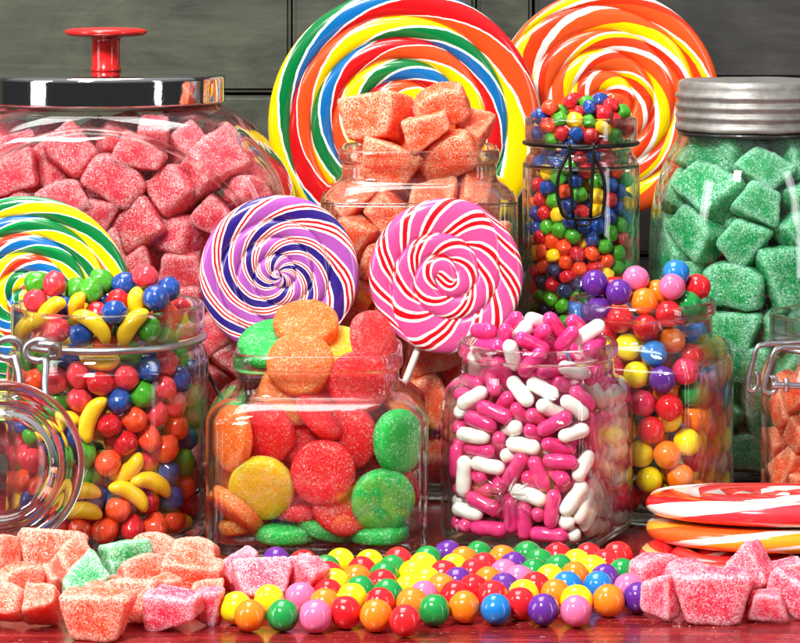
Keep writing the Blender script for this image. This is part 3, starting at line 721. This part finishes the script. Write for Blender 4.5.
def fill(cs, jar, kind, cols, n, zmax, dmin, sc=1.0, tries=4000, kinds=None):
    pts = [c_.p for c_ in cs]; got = 0
    r = parts(kind, sc)[0][3]
    for _ in range(tries):
        if got >= n: break
        z = nrg.uniform(jar.base+r, zmax); a, b, nn = jar.at(z)
        u, v = nrg.uniform(-1, 1, 2)
        p = jar.c+np.array([(u*a)*math.cos(jar.rot)-(v*b)*math.sin(jar.rot), (u*a)*math.sin(jar.rot)+(v*b)*math.cos(jar.rot), z])
        q = jar.project(p[None], np.array([r]))[0]
        if np.linalg.norm(q-p) > .5: continue
        if min(np.linalg.norm(np.array(pts)-p, axis=1)) < dmin: continue
        k = kind if not kinds else kinds[nrg.randint(len(kinds))]
        col = 'yellow' if k == 'ban' else cols[nrg.randint(len(cols))]
        cs.append(C(k, col, p, rand_rot(), sc*nrg.uniform(.92, 1.06) if kind in ('jel', 'disc') else 1.0, False, 'deep')); pts.append(p); got += 1
ALL = {}
def where_of(jar, p): return 'heap' if p[2] > jar.top-2 and jar.lid is None else 'glass'
def parse(s): return [e.split() for e in s.replace('\n', ';').split(';') if e.strip()]

# --- gumballs heaped in the jar: colour x y
CM = {'r': 'red', 'o': 'orange', 'y': 'yellow', 'g': 'green', 'b': 'blue', 'v': 'purple', 'p': 'pink', 'h': 'hot pink', 'w': 'pale pink', 'k': 'coral', 'n': 'navy'}
def heap_Y(jar, y):
    a = float(jar.at(jar.top-4)[1]); yr = proj(jar.c+np.array([0, -a, jar.top]))[1]
    return jar.c[1]+a*(-.72+.85*min(1, max(0, (yr-y)/(a*.95*F/jar.c[1]*.85))))
def ball_list(kind, jar, txt, extra=1.0):
    out = []
    for e in parse(txt):
        r = parts(kind)[0][3]; x, y = float(e[1]), float(e[2]); back = float(e[3]) if len(e) > 3 else 0
        p = jar.march(x, y, r*1.02, back)
        if p[2] > jar.top-r*.5: p = W(x, y, heap_Y(jar, y))
        out.append(C(kind, CM[e[0]], p, rand_rot()))
    return out
gum = ball_list('gum', J['gum'], '''v 594.5 296;v 577 301 14;b 587.5 315.5;p 635 284.5 16;r 610 287.5 18;v 617 297 12;o 642.5 297;r 619 312;o 657.5 286 24;b 677 280.5 14;r 702.5 286 24
g 699 296;p 670 299 14;r 672 308;r 640 330;r 607 330;r 697 319;w 667 322 8;o 676 339;h 617 362;y 627 346;b 655 356;g 699 350;y 640 372;v 669 376;y 724 355;o 710 369;w 732 372 6
g 693.5 391;r 717.5 399;b 731 396;h 644.6 401.6;r 669 409;y 687 431;h 712 426;o 730 425;r 653 435.5;o 672 458.5;h 698 455;o 722 450;y 734 446;y 657 480;o 685 481;r 709 477;w 731 470;y 646 459;r 665 500;o 700 505;y 725 498''')
fill(gum, J['gum'], 'gum', ['red', 'orange', 'yellow', 'green', 'hot pink', 'purple', 'blue'], 150, 119, 12.2, tries=22000)
solve(gum, J['gum'].project, 190, .14, grav=.12); ALL['gum'] = gum
# --- tiny candies
mini = ball_list('mini', J['mini'], '''b 536 115 10;o 547 112;g 561 111;r 570 106 10;r 580 104 16;r 580 112;g 589 105 14;b 589 111 10;b 599 102.5 16;o 597 110;r 611 107 12;o 613 106 22;g 624 110 14;r 605 117;r 620 119;b 538 122;o 549 126;g 561.5 122
y 574 122;g 590 122;y 601 130;r 565.6 131.5;r 587 135;b 541 133.5;g 555 135;b 575 135;r 612 124;g 610 133;r 622 128;o 531 126;b 551 155;b 565.6 155;r 583 160;b 594 158;b 558.5 163;b 544 166;y 551 171;r 585 173;g 570 171;g 574 165 4;o 615 173;g 614 159;r 538 157;o 534 148;r 603 148;g 618 147;b 571 146;r 586 147
g 559.5 179;b 576 181;g 596 182;r 601 168;b 610 187;r 610 198;b 620 191;y 626 204;b 617 207;b 548 189;o 565.6 190;g 580 193;y 595 191.5;g 553 200;r 540 191;r 541 199;b 566.6 201;b 584 204;r 545 213;y 558.5 213;b 536 215;o 534 206;y 597 208;r 581 211;r 605 158;g 625 180
b 573 223;b 584 230;b 598 231;b 606 218;b 625 218;b 538 230;g 548 226;g 561.5 229;g 573 238;y 584 245.5;g 600 246;g 617.6 229;g 627 231;r 541 240;o 554 240;r 532 243;b 589 239;y 537 253;o 547 250.6;o 567.6 250.6;r 577.7 256.6;o 592.5 256;o 605 260.7;r 620 241.5;o 631 242.5;g 607 240
g 533 263;o 544 264;y 556.5 258.7;o 567 266;o 578.7 271;r 593 269;g 618 254;g 615 267;g 624 268;r 632 257;r 538 274;n 554.5 272;r 567.6 278;y 606 275;r 593 280;n 543 283;r 554.5 286.6;n 567 288.4;n 579 283;r 609 287;o 532 287;r 618 279;g 541 296;g 551 299;g 562.5 301;g 576 296;r 530 305;g 538 307;n 547 310;n 559.5 311;g 567 319;r 553 318;n 533 317;o 628 282;n 590 293;r 600 297;g 586 306;n 575 310;o 545 326;r 560 330;g 538 334''')
fill(mini, J['mini'], 'mini', ['red', 'orange', 'yellow', 'green', 'blue', 'navy'], 190, 210, 8.0, tries=14000)
for c_ in list(mini):
    if c_.p[2] < 78 and not c_.front: mini.remove(c_)
_pj = J['mini'].project
def mini_floor(p, r):
    q = _pj(p, r); q[..., 2] = np.maximum(q[..., 2], 74+r*0); return q
solve(mini, mini_floor, 150, .12); ALL['mini'] = mini
# --- fruit shaped candies
runt = ball_list('fruit', J['runt'], '''g 108.6 283 22;b 122 289 12;b 102 301.6;g 77 295 8;g 41 295 16;k 54 297 8;b 56 302;k 32 307 6;r 124 304;r 98 311;b 114 321;b 153 307 8;b 164 297 16;k 144 293 18;g 142 299 12;o 171 315;r 181 311 12;g 91 297 16
k 49.5 326;b 82 336;g 132 336;g 162 332;g 148 324;k 52 336;o 107 354;o 106 366;g 132 352;g 32 361;g 49.5 368;b 71.5 365;b 140 369;k 163.6 366;g 175 359;o 38.5 381;k 56 387;k 77 377;k 80 395;r 105 379;k 133 385.5;k 157 385.5;b 176 384;b 189 372;o 194 390
b 120 401;g 147 402;k 173 405;k 190 399;o 82.5 420.6;r 111 424;o 129 420;k 154 418;k 190 416;r 120 436;o 144 433;o 172 428;o 159 448.7;o 108 457;g 88 451;g 96 478;r 147 462;b 166 471.5;g 184 467;b 186 443;b 107 504.5;r 134 492;r 148.5 508;o 180 491;r 196 489;b 172 508.6;r 190 508;g 202 505
o 91 529;o 115.5 528;r 141.6 525.7;o 162 528;g 192.5 532;b 66 525;o 104.5 543;r 85 540;r 128 541;o 152 545;g 34 435;k 19 436;b 26 421;g 14 463;k 26 465;o 16 488;k 38 458;b 33 502;o 27 481;k 13 412;g 60 410;o 55 430;k 52 455;b 70 440;r 62 478;o 47 498;g 55 515;k 20 392;r 40 400;o 22 520''')
for e in parse('''49.5 311 10 0;81 310 -25 0;139 308 60 0;30 325 20 0;93.5 329 -20 0;132 324 80 6;95 366 -30 0;98 415 80 0;124 469 60 0;153 480 -38 0;80 487 20 0;82.5 513 5 0;127 509 -65 1;180 528 55 1;10 430 80 0;14 500 40 0;60 420 40 0'''):
    x, y, a, v = map(float, e)
    p = J['runt'].march(x, y, 4.6)
    if p[2] > 128: p = W(x, y, heap_Y(J['runt'], y))
    runt.append(C('ban', 'yellow', p, rotm((0, math.radians(-a), 0)) @ rotm((math.radians(rng.uniform(-30, 30)), 0, math.radians(rng.uniform(-15, 15))))))
fill(runt, J['runt'], 'fruit', ['red', 'orange', 'green', 'blue', 'coral'], 90, 122, 12.4, kinds=['fruit']*6+['ban'], tries=9000)
solve(runt, J['runt'].project, 150, .12); ALL['runt'] = runt
# --- pink and white capsules: colour x y angle [turn away]
caps = []
for e in parse('''p 514 325 25;p 484 334 30;p 501.5 342 90;p 486 345 -20;p 532 342 -3;p 540 334 -5;w 521 332 0;w 540 324 10;p 555 327 -15;p 567.5 339 60;p 578.5 327 -30;w 591 334.5 60;p 600 341 20
w 510 357 0 80;p 536 368 -3;p 501 375 -15;w 479 369 75;p 492 384 -15;p 555 380 0 60;w 541 393 -45;w 516.6 399.6 85;p 567 389 20;p 584 401 30;w 573 372 10;w 471 398 0;w 455 408 -20;p 474 384 10;p 450.6 426 -25;p 497 419 -25;p 500 408 0 80;p 482 430 -25;p 522 419 0 60;p 540 419 -60 30;w 554 413 0 80;w 571 413 0;w 571.6 431 45
p 538.6 437 -5;p 559 426 10 40;w 510 438 15;w 521 449 10;w 477 441 -10;w 441 441 80 20;p 452 445 0 75;p 559 450 0;p 457.5 462 55;p 478 456 0 80;p 493 454 -45 40;w 518 458 35;w 463 478 50;w 490.5 469 5;p 521 471.5 35;p 558 464 0;p 557 477 0;p 571.6 489 -3;w 584 469 60;p 540 478 -50;p 478 485 15 60;p 494 482 80 40;w 452 499 0 80;p 470 498 20 60;p 529 492 -5
p 481 513 -10;p 515 509 20;p 496 496 -60 30;w 540 507 0;p 558 513 88;p 521 525 30;p 536 525 50;p 455 521 -5;w 468.5 532 0;w 456 541.6 -45;p 489 528 0;p 486 540 -70;w 497 546 0 80;w 556.5 537.5 -3;w 532 541.6 -5;p 510 546 88;p 530 551 -5;p 555 552.6 80;w 574 554 0 80;w 573 504 90;w 583 510 60;w 580 526.5 45;p 461.6 554 -15
w 625 406.5 60;w 627 423 45;w 624 431 -20;w 628 445 0;p 600 423 0 60;p 614 423 0;w 628 458 10;p 612 462 0;w 635 491 50;p 609 524 0;p 606 537 -10;w 631 539 -20;p 622 505 30;p 630 520 -60;w 590 551 40;w 592 499 80;p 600 484 0;p 613 487 -30;w 609 450 20;p 611 438 0;p 595 450 40;w 600 470 -50;p 590 436 70;w 605 508 0;p 625 475 60;p 445 480 80;p 443 505 80;p 442 535 60;p 470 552 0;p 545 560 0;w 510 562 10;p 590 565 0;p 620 555 0;w 490 562 -10'''):
    x, y, a = map(float, e[1:4]); tw = float(e[4]) if len(e) > 4 else rng.uniform(-18, 18)
    p = J['caps'].march(x, y, 4.4)
    if p[2] > 108: p = W(x, y, heap_Y(J['caps'], y))
    # along the glass: follow the side of the square jar it touches
    yaw = tw if len(e) > 4 else (-25 if x < 577 else 60)+rng.uniform(-10, 10) if p[2] < 80 else tw
    caps.append(C('caps', 'pink' if e[0] == 'p' else 'white', p, rotm((0, 0, math.radians(yaw))) @ rotm((0, math.radians(-a), 0))))
fill(caps, J['caps'], 'caps', ['pink', 'pink', 'white'], 140, 106, 9.3, tries=16000)
solve(caps, J['caps'].project, 240, .09); ALL['caps'] = caps
# --- fruit discs: colour x y nx nz (how the face is turned)
disc = []
for e in parse('''o 306 324 .15 .75;g 268 343 -.35 .7;o 299 368 -.1 .15;y 341 350 .2 .75;k 374 343 .35 .3;r 359 384 .1 .35;r 266 432 -.1 .2 5;r 307 438 .1 .3 12;r 346 437 .25 .2 6;g 399 443 .8 .1;g 222 420 -.7 .2;y 260 491 -.05 .02;r 323 475 0 .1;o 233 478 -.55 .1 20;r 302 522 -.4 -.2 14;g 326 533 .2 -.55 8;g 383.6 505 .02 .02;g 380 551 .1 .95;o 233 535 -.55 -.3;o 252 533 -.75 -.2 12;r 367 463 .4 -.1 16;g 284 553 -.1 .95;o 290 395 0 .6;r 330 410 .1 .6;o 228 440 -.6 .1;r 345 505 0 .3'''):
    x, y, nx, nz = map(float, e[1:5]); ny = -math.sqrt(max(.02, 1-nx*nx-nz*nz))
    p = J['disc'].march(x, y, 6.8, float(e[5]) if len(e) > 5 else 0)
    if p[2] > 96: p = W(x, y, J['disc'].c[1]-(26 if y > 355 else 0))
    else: p = p+np.array([0, (1-abs(ny))*12, 0])
    n = np.array([nx, ny, nz]); n /= np.linalg.norm(n); xx = np.cross([0, 0, 1.], n); 
    xx = xx/np.linalg.norm(xx) if np.linalg.norm(xx) > .1 else np.array([1., 0, 0]); zz = np.cross(xx, n)
    disc.append(C('disc', CM[e[0]], p, np.stack([-xx, -n, np.cross(-xx, -n)], 1), 1.0))
fill(disc, J['disc'], 'disc', ['red', 'red', 'red', 'orange', 'coral'], 15, 86, 23.0)
solve(disc, J['disc'].project, 140, .26); ALL['disc'] = disc
# --- sugared jellies in jars: x y width angle variant [back]
def jellies(key, col, txt, nfill, zmax, dmin, lo=None, sc=1.0):
    jar = J[key]; out = []
    for e in parse(txt):
        x, y, wd, a, v = map(float, e[:5]); back = float(e[5]) if len(e) > 5 else 0
        s = wd*jar.c[1]/F/36*.98
        p = jar.march(x, y, 10*s, back)
        if jar.lid is None and p[2] > jar.top-4: p = W(x, y, jar.c[1]-18+back)
        R = rotm((0, math.radians(-a), 0)) @ rotm((math.radians(rng.uniform(-38, 38)), math.radians(rng.uniform(-15, 15)), math.radians(rng.uniform(-42, 42))))
        c_ = C('jel', col, p, R, s); c_.big = int(v); out.append(c_)
    fill(out, jar, 'jel', [col], nfill, zmax, dmin, sc)
    for c_ in out:
        if not c_.front: c_.big = nrg.randint(6)
    pj = jar.project
    def pl(p, r):
        q = pj(p, r)
        if lo: q[..., 2] = np.maximum(q[..., 2], lo)
        return q
    solve(out, pl, 140, .15); ALL[key] = out
jellies('red', 'red', '''80 165 62 0 0;14 177 46 10 2;40 168 42 70 4 8;114 186 58 25 1;152 150 44 0 2 6;138 170 46 -20 3 4;174 196 62 5 1;216 172 62 35 2;258 173 48 20 5;250 200 48 -30 1;97 214 42 80 4;150 231 64 0 0;187 249 60 60 1;58 198 48 -5 5;122 146 40 10 3 16;188 154 42 0 4 14;140 270 50 10 2;226 222 50 0 3 6;282 196 44 40 5;165 295 58 20 0;212 325 52 50 1;200 285 50 -20 4;118 262 46 60 2;125 310 52 0 1;235 290 54 10 0;250 250 52 60 3;285 240 46 0 4;240 350 50 0 2;215 370 48 30 0;180 345 52 -20 5;20 215 50 0 1;60 235 52 20 3;55 140 46 0 1 50;20 150 44 20 3 30;5 140 44 0 0 60;235 145 44 0 3 30;100 140 44 -20 2 34;275 290 50 0 1;150 345 50 0 0;-25 190 52 0 2;-40 240 52 0 1''', 90, 214, 23, None, 1.08)
jellies('green', 'green', '''705 187 62 -35 2;720 152 66 10 1 10;762 181 46 -22 2;751 209 48 -10 4;793 160 52 70 3;797 203 54 80 0;678 256 54 45 2;740 278 62 -25 1;738 243 52 20 4 5;782 273 62 78 0;697 226 56 -30 5;665 228 46 80 3 8;738 328 48 0 2;781 325 52 -5 1;792 232 50 50 2;704 274 46 20 3 5;672 180 48 70 4 8;745 365 50 0 0;765 410 52 60 2;748 450 50 20 1;700 330 52 0 3;664 300 50 60 0;790 375 52 30 4;685 150 44 60 3 22;755 150 44 20 5 22;830 180 52 0 0;835 240 54 40 1;830 300 54 80 2;720 420 50 0 5;690 380 50 0 2''', 60, 205, 23, None, 1.06)
jellies('orange', 'orange', '''384 122 64 27 0;443 113 56 42 1;433 137 48 -8 3 -14;473 131 44 70 4 12;387 166 56 0 0;456 163 58 5 1;410 155 46 60 2 18;384 207 54 0 0;434 203 46 -5 2;482 203 50 10 1;343 215 44 60 3;350 245 50 80 4;352 288 52 70 1;385 255 54 10 2;430 250 54 0 0;490 250 54 70 5;500 295 52 20 0;375 320 54 0 1;430 310 54 30 3;470 330 54 0 2;440 352 52 10 5;443 398 56 80 1;408 405 52 0 2;480 380 54 20 0;350 340 54 0 3;345 390 54 30 0;505 350 50 0 4''', 46, 190, 24, None, 1.02)
jellies('right', 'orange', '''782 412 40 40 1;800 395 40 0 2;775 448 42 70 4;797 440 44 10 0;790 475 44 0 3;820 420 44 0 1;815 465 44 0 2;800 500 44 0 0;775 490 40 50 5''', 14, 88, 18, None, .72)
# --- loose on the table: gumballs and sugared jellies
loose = []
for e in parse('''y 232 608;o 254 615.5;y 279 599;g 283 615.5;p 315 616;p 306 598;o 326 600;r 346 613;o 371 615;r 405 620.5;r 376 598;r 332 591;y 348 594;o 397 601;y 351 585;o 362 580;y 365 569;y 340 566;g 334 571;r 346 577;r 379 574;r 303 565;g 372 589;g 395 593;r 385 583;g 394 577;g 410 574;r 408 566;y 408 587;pink 419 595;y 420 578;v 278 562
g 422.5 563;v 443 558;y 449 568;y 428 580;o 436 586;r 444 576;v 459 580;g 432 609;r 452 596;r 466 588;o 464 607;b 494 609;r 495 596;v 494 587;o 483 583;r 477 570;r 468 575;g 477.5 560;o 503 563;v 506 571;pink 489 577;g 518 571;pink 518 581;r 531 586;y 521 592;r 523 604;v 541.5 609;o 551 592;y 546 577;g 537 564;g 556 569;y 570 566;o 567 577;b 559 585;y 588 571;v 593 578;b 591 586;y 576 598;o 594 600;pink 575 611;pink 620 588;g 613 573;v 636 598;r 598 562;r 609 557;r 590 560;o 463 563;y 436 572;g 528 557;r 556 559'''):
    col = 'pink' if e[0] in ('pink', 'p') else CM[e[0]]
    loose.append(C('gum', col, Wz(float(e[1]), float(e[2]), 8.0), rand_rot()))
for e in parse('''salmon 51 551 68 -12 0 17;salmon 2 555 50 30 2 15;salmon 8 600 54 5 1 13;salmon 41 599 50 75 4 14;salmon 62 574 46 10 3 12;mint 88 580 52 22 2 15;mint 127 551 54 10 3 16;salmon 98 612 70 8 0 12.5;salmon 140 570 50 10 5 12;salmon 134 595 58 -15 2 14;salmon 160 549 54 -15 1 13;salmon 194 571 64 -28 3 15;salmon 190 551 52 -25 5 14;pink 170 602 60 10 3 13;pink 209 600 40 40 4 12;salmon 206 588 36 0 2 10;salmon 22 578 50 25 1 12;salmon 105 592 44 -30 0 10;salmon 165 588 46 40 4 11;salmon 72 556 46 70 2 22;pink 296 570 44 15 2 12;pink 690 575 52 -20 1 12;pink 764 600 44 20 4 11
pink 240 566 48 35 3 14;pink 265 579 62 -22 0 14;pink 318 578 46 70 1 14;pink 652 568 56 15 5 13;pink 661 591 48 78 4 14;pink 714 594 76 6 0 13.5;pink 747 571 62 50 2 18;pink 795 588 60 -50 1 14;pink 784 570 46 20 3 13'''):
    x, y, wd, a, v, z = map(float, e[1:]); p = Wz(x, y, z); s = wd*p[1]/F/36*.93
    R = rotm((0, math.radians(-a), 0)) @ rotm((math.radians(rng.uniform(-48, 12)), 0, math.radians(rng.uniform(-38, 38))))
    c_ = C('jel', e[0], p, R, s*.97); c_.big = int(v); loose.append(c_)
def table_project(p, r):
    q = p.copy(); q[..., 2] = np.maximum(q[..., 2], r); q[..., 1] = np.minimum(q[..., 1], 1306-r); 
    return q
solve(loose, table_project, 300, .11, grav=.2); ALL['loose'] = loose

# ------------------------------------------------------------------ what can be seen, what lies beside what
def zbuffer(cams):
    for key, cs in ALL.items():
        for c_ in cs: c_.vis = 0
    for ci, cx in enumerate(cams):
        zb = np.full((322, 400), 1e9); ib = np.full((322, 400), -1, int); lst = []
        def splat(p, r, idx):
            Y = p[1]; x = (400+F*(p[0]-cx)/Y)/2; y = (YH+F*(CH-p[2])/Y)/2; R = F*r/Y/2
            x0, x1, y0, y1 = max(0, int(x-R)), min(400, int(x+R)+2), max(0, int(y-R)), min(322, int(y+R)+2)
            if x0 >= x1 or y0 >= y1: return
            gy, gx = np.mgrid[y0:y1, x0:x1]; d = (gx-x)**2+(gy-y)**2; m = d <= R*R
            z = Y-np.sqrt(np.maximum(R*R-d, 0))*2*Y/F
            s_ = zb[y0:y1, x0:x1]; k = m & (z < s_); s_[k] = z[k]; ib[y0:y1, x0:x1][k] = idx
        for p, R in LOL[:5]: splat(np.array(p)+np.array([0, R, 0]), R, -2)
        for key, cs in ALL.items():
            for c_ in cs:
                lst.append(c_); s1 = c_.p
                for o in parts(c_.kind, c_.s): splat(s1+c_.R @ np.array(o[:3]), o[3]*1.06, len(lst)-1)
        n = np.bincount(ib[ib >= 0].ravel(), minlength=len(lst))
        for c_, k in zip(lst, n): c_.vis += (int(k) if ci == 0 else 0) + (.001*int(k) if ci else 0)
zbuffer([0, -250, 250])
for key, cs in ALL.items():
    keep = [c_ for c_ in cs if c_.vis > 0]
    cs[:] = keep
    for c_ in cs: c_.xy = proj(c_.p)

NOUN = {'gum': 'gumball', 'mini': 'tiny candy', 'runt': 'fruit candy', 'caps': 'candy capsule', 'disc': 'sugared disc', 'red': 'sugared jelly', 'green': 'sugared jelly', 'orange': 'sugared jelly', 'right': 'sugared jelly', 'loose': ''}
PLACE = {'gum': 'in the gumball jar', 'mini': 'in the tall narrow jar', 'runt': 'in the open lidded jar', 'caps': 'in the capsule jar', 'disc': 'in the disc jar', 'red': 'in the chrome lidded jar', 'green': 'in the zinc lidded jar', 'orange': 'in the tall square jar', 'right': 'in the right edge jar', 'loose': 'on the red table'}
GRP = {'gum': 'gumballs in the square jar', 'mini': 'tiny candies in the narrow jar', 'runt': 'fruit candies in the round jar', 'caps': 'pink and white capsules in their jar', 'disc': 'sugared fruit discs in the low jar', 'red': 'red jellies in the big jar', 'green': 'green jellies in the zinc lidded jar', 'orange': 'orange jellies in the tall jar', 'right': 'orange jellies in the small jar'}
def noun(key, c_):
    if key == 'loose': return 'loose gumball' if c_.kind == 'gum' else 'loose sugared jelly'
    if c_.kind == 'ban': return 'banana candy'
    return NOUN[key]
def cname(c_): return 'green' if c_.col == 'mint' else c_.col
USED = set()
def nb_labels(key, cs):
    vis = [c_ for c_ in cs if c_.vis >= 6]
    res = {}
    for c_ in vis:
        x, y = c_.xy; rpx = parts(c_.kind, c_.s)[0][3]*F/c_.p[1]*(1.0 if c_.kind in ('gum', 'mini', 'fruit') else 2.0)
        nb = {}
        for d in vis:
            if d is c_: continue
            dx, dy = d.xy[0]-x, d.xy[1]-y; L = math.hypot(dx, dy)
            if L > rpx*4.2: continue
            k = ('right' if dx > 0 else 'left') if abs(dx) > abs(dy) else ('below' if dy > 0 else 'above')
            if k not in nb or L < nb[k][0]: nb[k] = (L, d)
        def ds(k):
            q = nb[k][1]; w_ = cname(q)
            if q.kind == 'ban': w_ = 'banana'
            if key == 'loose' and q.kind != c_.kind: w_ += ' jelly' if q.kind == 'jel' else ' gumball'
            return w_
        res[id(c_)] = {k: ds(k) for k in nb}
    return vis, res
def axis_words(c_, cs):
    xs = [d.xy[0] for d in cs]; ys = [d.xy[1] for d in cs]
    fx = (c_.xy[0]-min(xs))/(max(xs)-min(xs)+1e-6); fy = (c_.xy[1]-min(ys))/(max(ys)-min(ys)+1e-6)
    h = ['far left', 'left', 'middle', 'right', 'far right'][min(4, int(fx*5))]; v = ['topmost', 'upper', 'middle', 'lower', 'bottom'][min(4, int(fy*5))]
    return v, h
def label_all(key, cs):
    vis, nb = nb_labels(key, cs)
    cand = {}
    for c_ in vis:
        n = nb[id(c_)]; b = cname(c_)+' '+noun(key, c_)
        pl = PLACE[key] if key != 'loose' or c_.kind == 'gum' or c_.kind == 'jel' else ''
        hp = 'heaped over the rim' if key not in ('loose', 'red', 'green') and c_.p[2] > J[key].top-1 else pl
        ks = [k for k in ('above', 'left', 'below', 'right') if k in n]
        def ph(k): return n[k]+(' above' if k == 'above' else ' below' if k == 'below' else ' to its '+k)
        v, h = axis_words(c_, vis)
        L = [b+' '+hp+(', '+', '.join(ph(k) for k in ks[:m]) if m else '') for m in (0, 1, 2)]
        if len(ks) > 1: L += [b+' '+hp+', '+ph(ks[i])+', '+ph(ks[j]) for i in range(len(ks)) for j in range(i+1, len(ks))]
        L.append(b+' '+hp+', '+', '.join(ph(k).replace('to its ', '') for k in ks[:3]))
        L.append(b+' '+hp+', '+', '.join(ph(k).replace('to its ', '') for k in ks))
        L.append(b+' '+hp+', '+v+' '+h+' of the heap, '+', '.join(ph(k).replace('to its ', '') for k in ks[:2]))
        L.append(b+' '+hp+', '+v+' '+h+', '+', '.join(ph(k).replace('to its ', '') for k in ks))
        cand[id(c_)] = [t for t in L if 4 <= len(t.split()) <= 16]
    # a label is kept only where it is true of this one alone
    from collections import Counter
    tally = Counter(t for v_ in cand.values() for t in set(v_))
    out = {}
    for c_ in vis:
        g = [t for t in cand[id(c_)] if tally[t] == 1 and t not in USED]
        if g: out[id(c_)] = g[0]; USED.add(g[0])
    left = [c_ for c_ in vis if id(c_) not in out]
    ORD = ['first', 'second', 'third', 'fourth', 'fifth', 'sixth', 'seventh', 'eighth', 'ninth', 'tenth', 'eleventh', 'twelfth', 'thirteenth', 'fourteenth', 'fifteenth', 'sixteenth', 'seventeenth', 'eighteenth', 'nineteenth', 'twentieth']
    if left:
        y0 = min(d.xy[1] for d in vis); hs = 1.7*sum(parts(d.kind, d.s)[-1][3]*F/d.p[1] for d in vis)/len(vis)
        row = lambda d: min(19, int((d.xy[1]-y0)/hs))
        for d in left:
            same = sorted([q for q in vis if row(q) == row(d) and cname(q) == cname(d) and noun(key, q) == noun(key, d)], key=lambda q: q.xy[0])
            i = min(same.index(d), 19); which = 'only' if len(same) == 1 else ORD[i]
            b = f'{cname(d)} {noun(key, d)} {PLACE[key]}'
            l = b+(f', the only {cname(d)} one in the {ORD[row(d)]} row' if len(same) == 1 else f', {ORD[i]} {cname(d)} from left in the {ORD[row(d)]} row')
            out[id(d)] = l
    return out
def crumbs():
    vs, fs = [], []
    for i in range(170):
        k = rng.random(); x = rng.gauss(95, 75) if k < .62 else rng.gauss(715, 60); y = rng.uniform(590, 628)
        p = Wz(x, y, 0); h = rng.uniform(.12, .28); R_ = rand_rot(); p = p+np.array([0, 0, h*.8]); b = len(vs)
        for q in ((-1, -1, -1), (1, -1, -1), (1, 1, -1), (-1, 1, -1), (-1, -1, 1), (1, -1, 1), (1, 1, 1), (-1, 1, 1)): vs.append(B(p+R_ @ (np.array(q)*h*np.array([1, .8, .9]))))
        for f in ((3, 2, 1, 0), (4, 5, 6, 7), (0, 1, 5, 4), (1, 2, 6, 5), (2, 3, 7, 6), (3, 0, 4, 7)): fs.append(tuple(b+k_ for k_ in f))
    o = link('sugar_crumbs', mesh_from('sugar_crumbs', vs, fs, False), mat_gloss('sugar_crystal', 'F0DCD4', .3, .3, 0, 0)); o['kind'] = 'stuff'
    tag(o, 'loose white sugar crumbs sprinkled round the spilled jellies', 'sugar')
crumbs()
CNT = 0
for key, cs in ALL.items():
    lab = label_all(key, cs)
    for c_ in cs:
        nm, me, mt, cat = {'gum': ('gumball', GUM, MG, 'gumball'), 'mini': ('tiny_candy', MINI, MF, 'candy'), 'fruit': ('fruit_candy', FRUIT, MF, 'candy'), 'ban': ('banana_candy', BAN, MF, 'candy'),
                           'caps': ('candy_capsule', CAPS, MCAP, 'candy'), 'disc': ('fruit_disc', DISC, MD, 'jelly candy'), 'jel': ('jelly_piece', JELLY, MS, 'jelly candy')}[c_.kind]
        m_ = me[c_.big % len(me)] if c_.kind == 'jel' else me[rng.randrange(len(me))]
        o = link(nm, m_, mt[c_.col])
        q = Matrix([list(r) for r in c_.R]).to_4x4()
        sc = c_.s*(1+rng.uniform(-.05, .025))
        o.matrix_world = Matrix.Translation(B(c_.p)) @ q @ Matrix.Diagonal((sc, sc, sc, 1))
        g = GRP[key] if key != 'loose' else ('gumballs spilled on the table' if c_.kind == 'gum' else 'sugared jellies spilled on the table')
        l = lab.get(id(c_)) or f'{cname(c_)} {noun(key, c_)} {PLACE[key]}, almost hidden behind the others'
        tag(o, l, cat, g); CNT += 1
print('candies', CNT, {k: len(v) for k, v in ALL.items()})
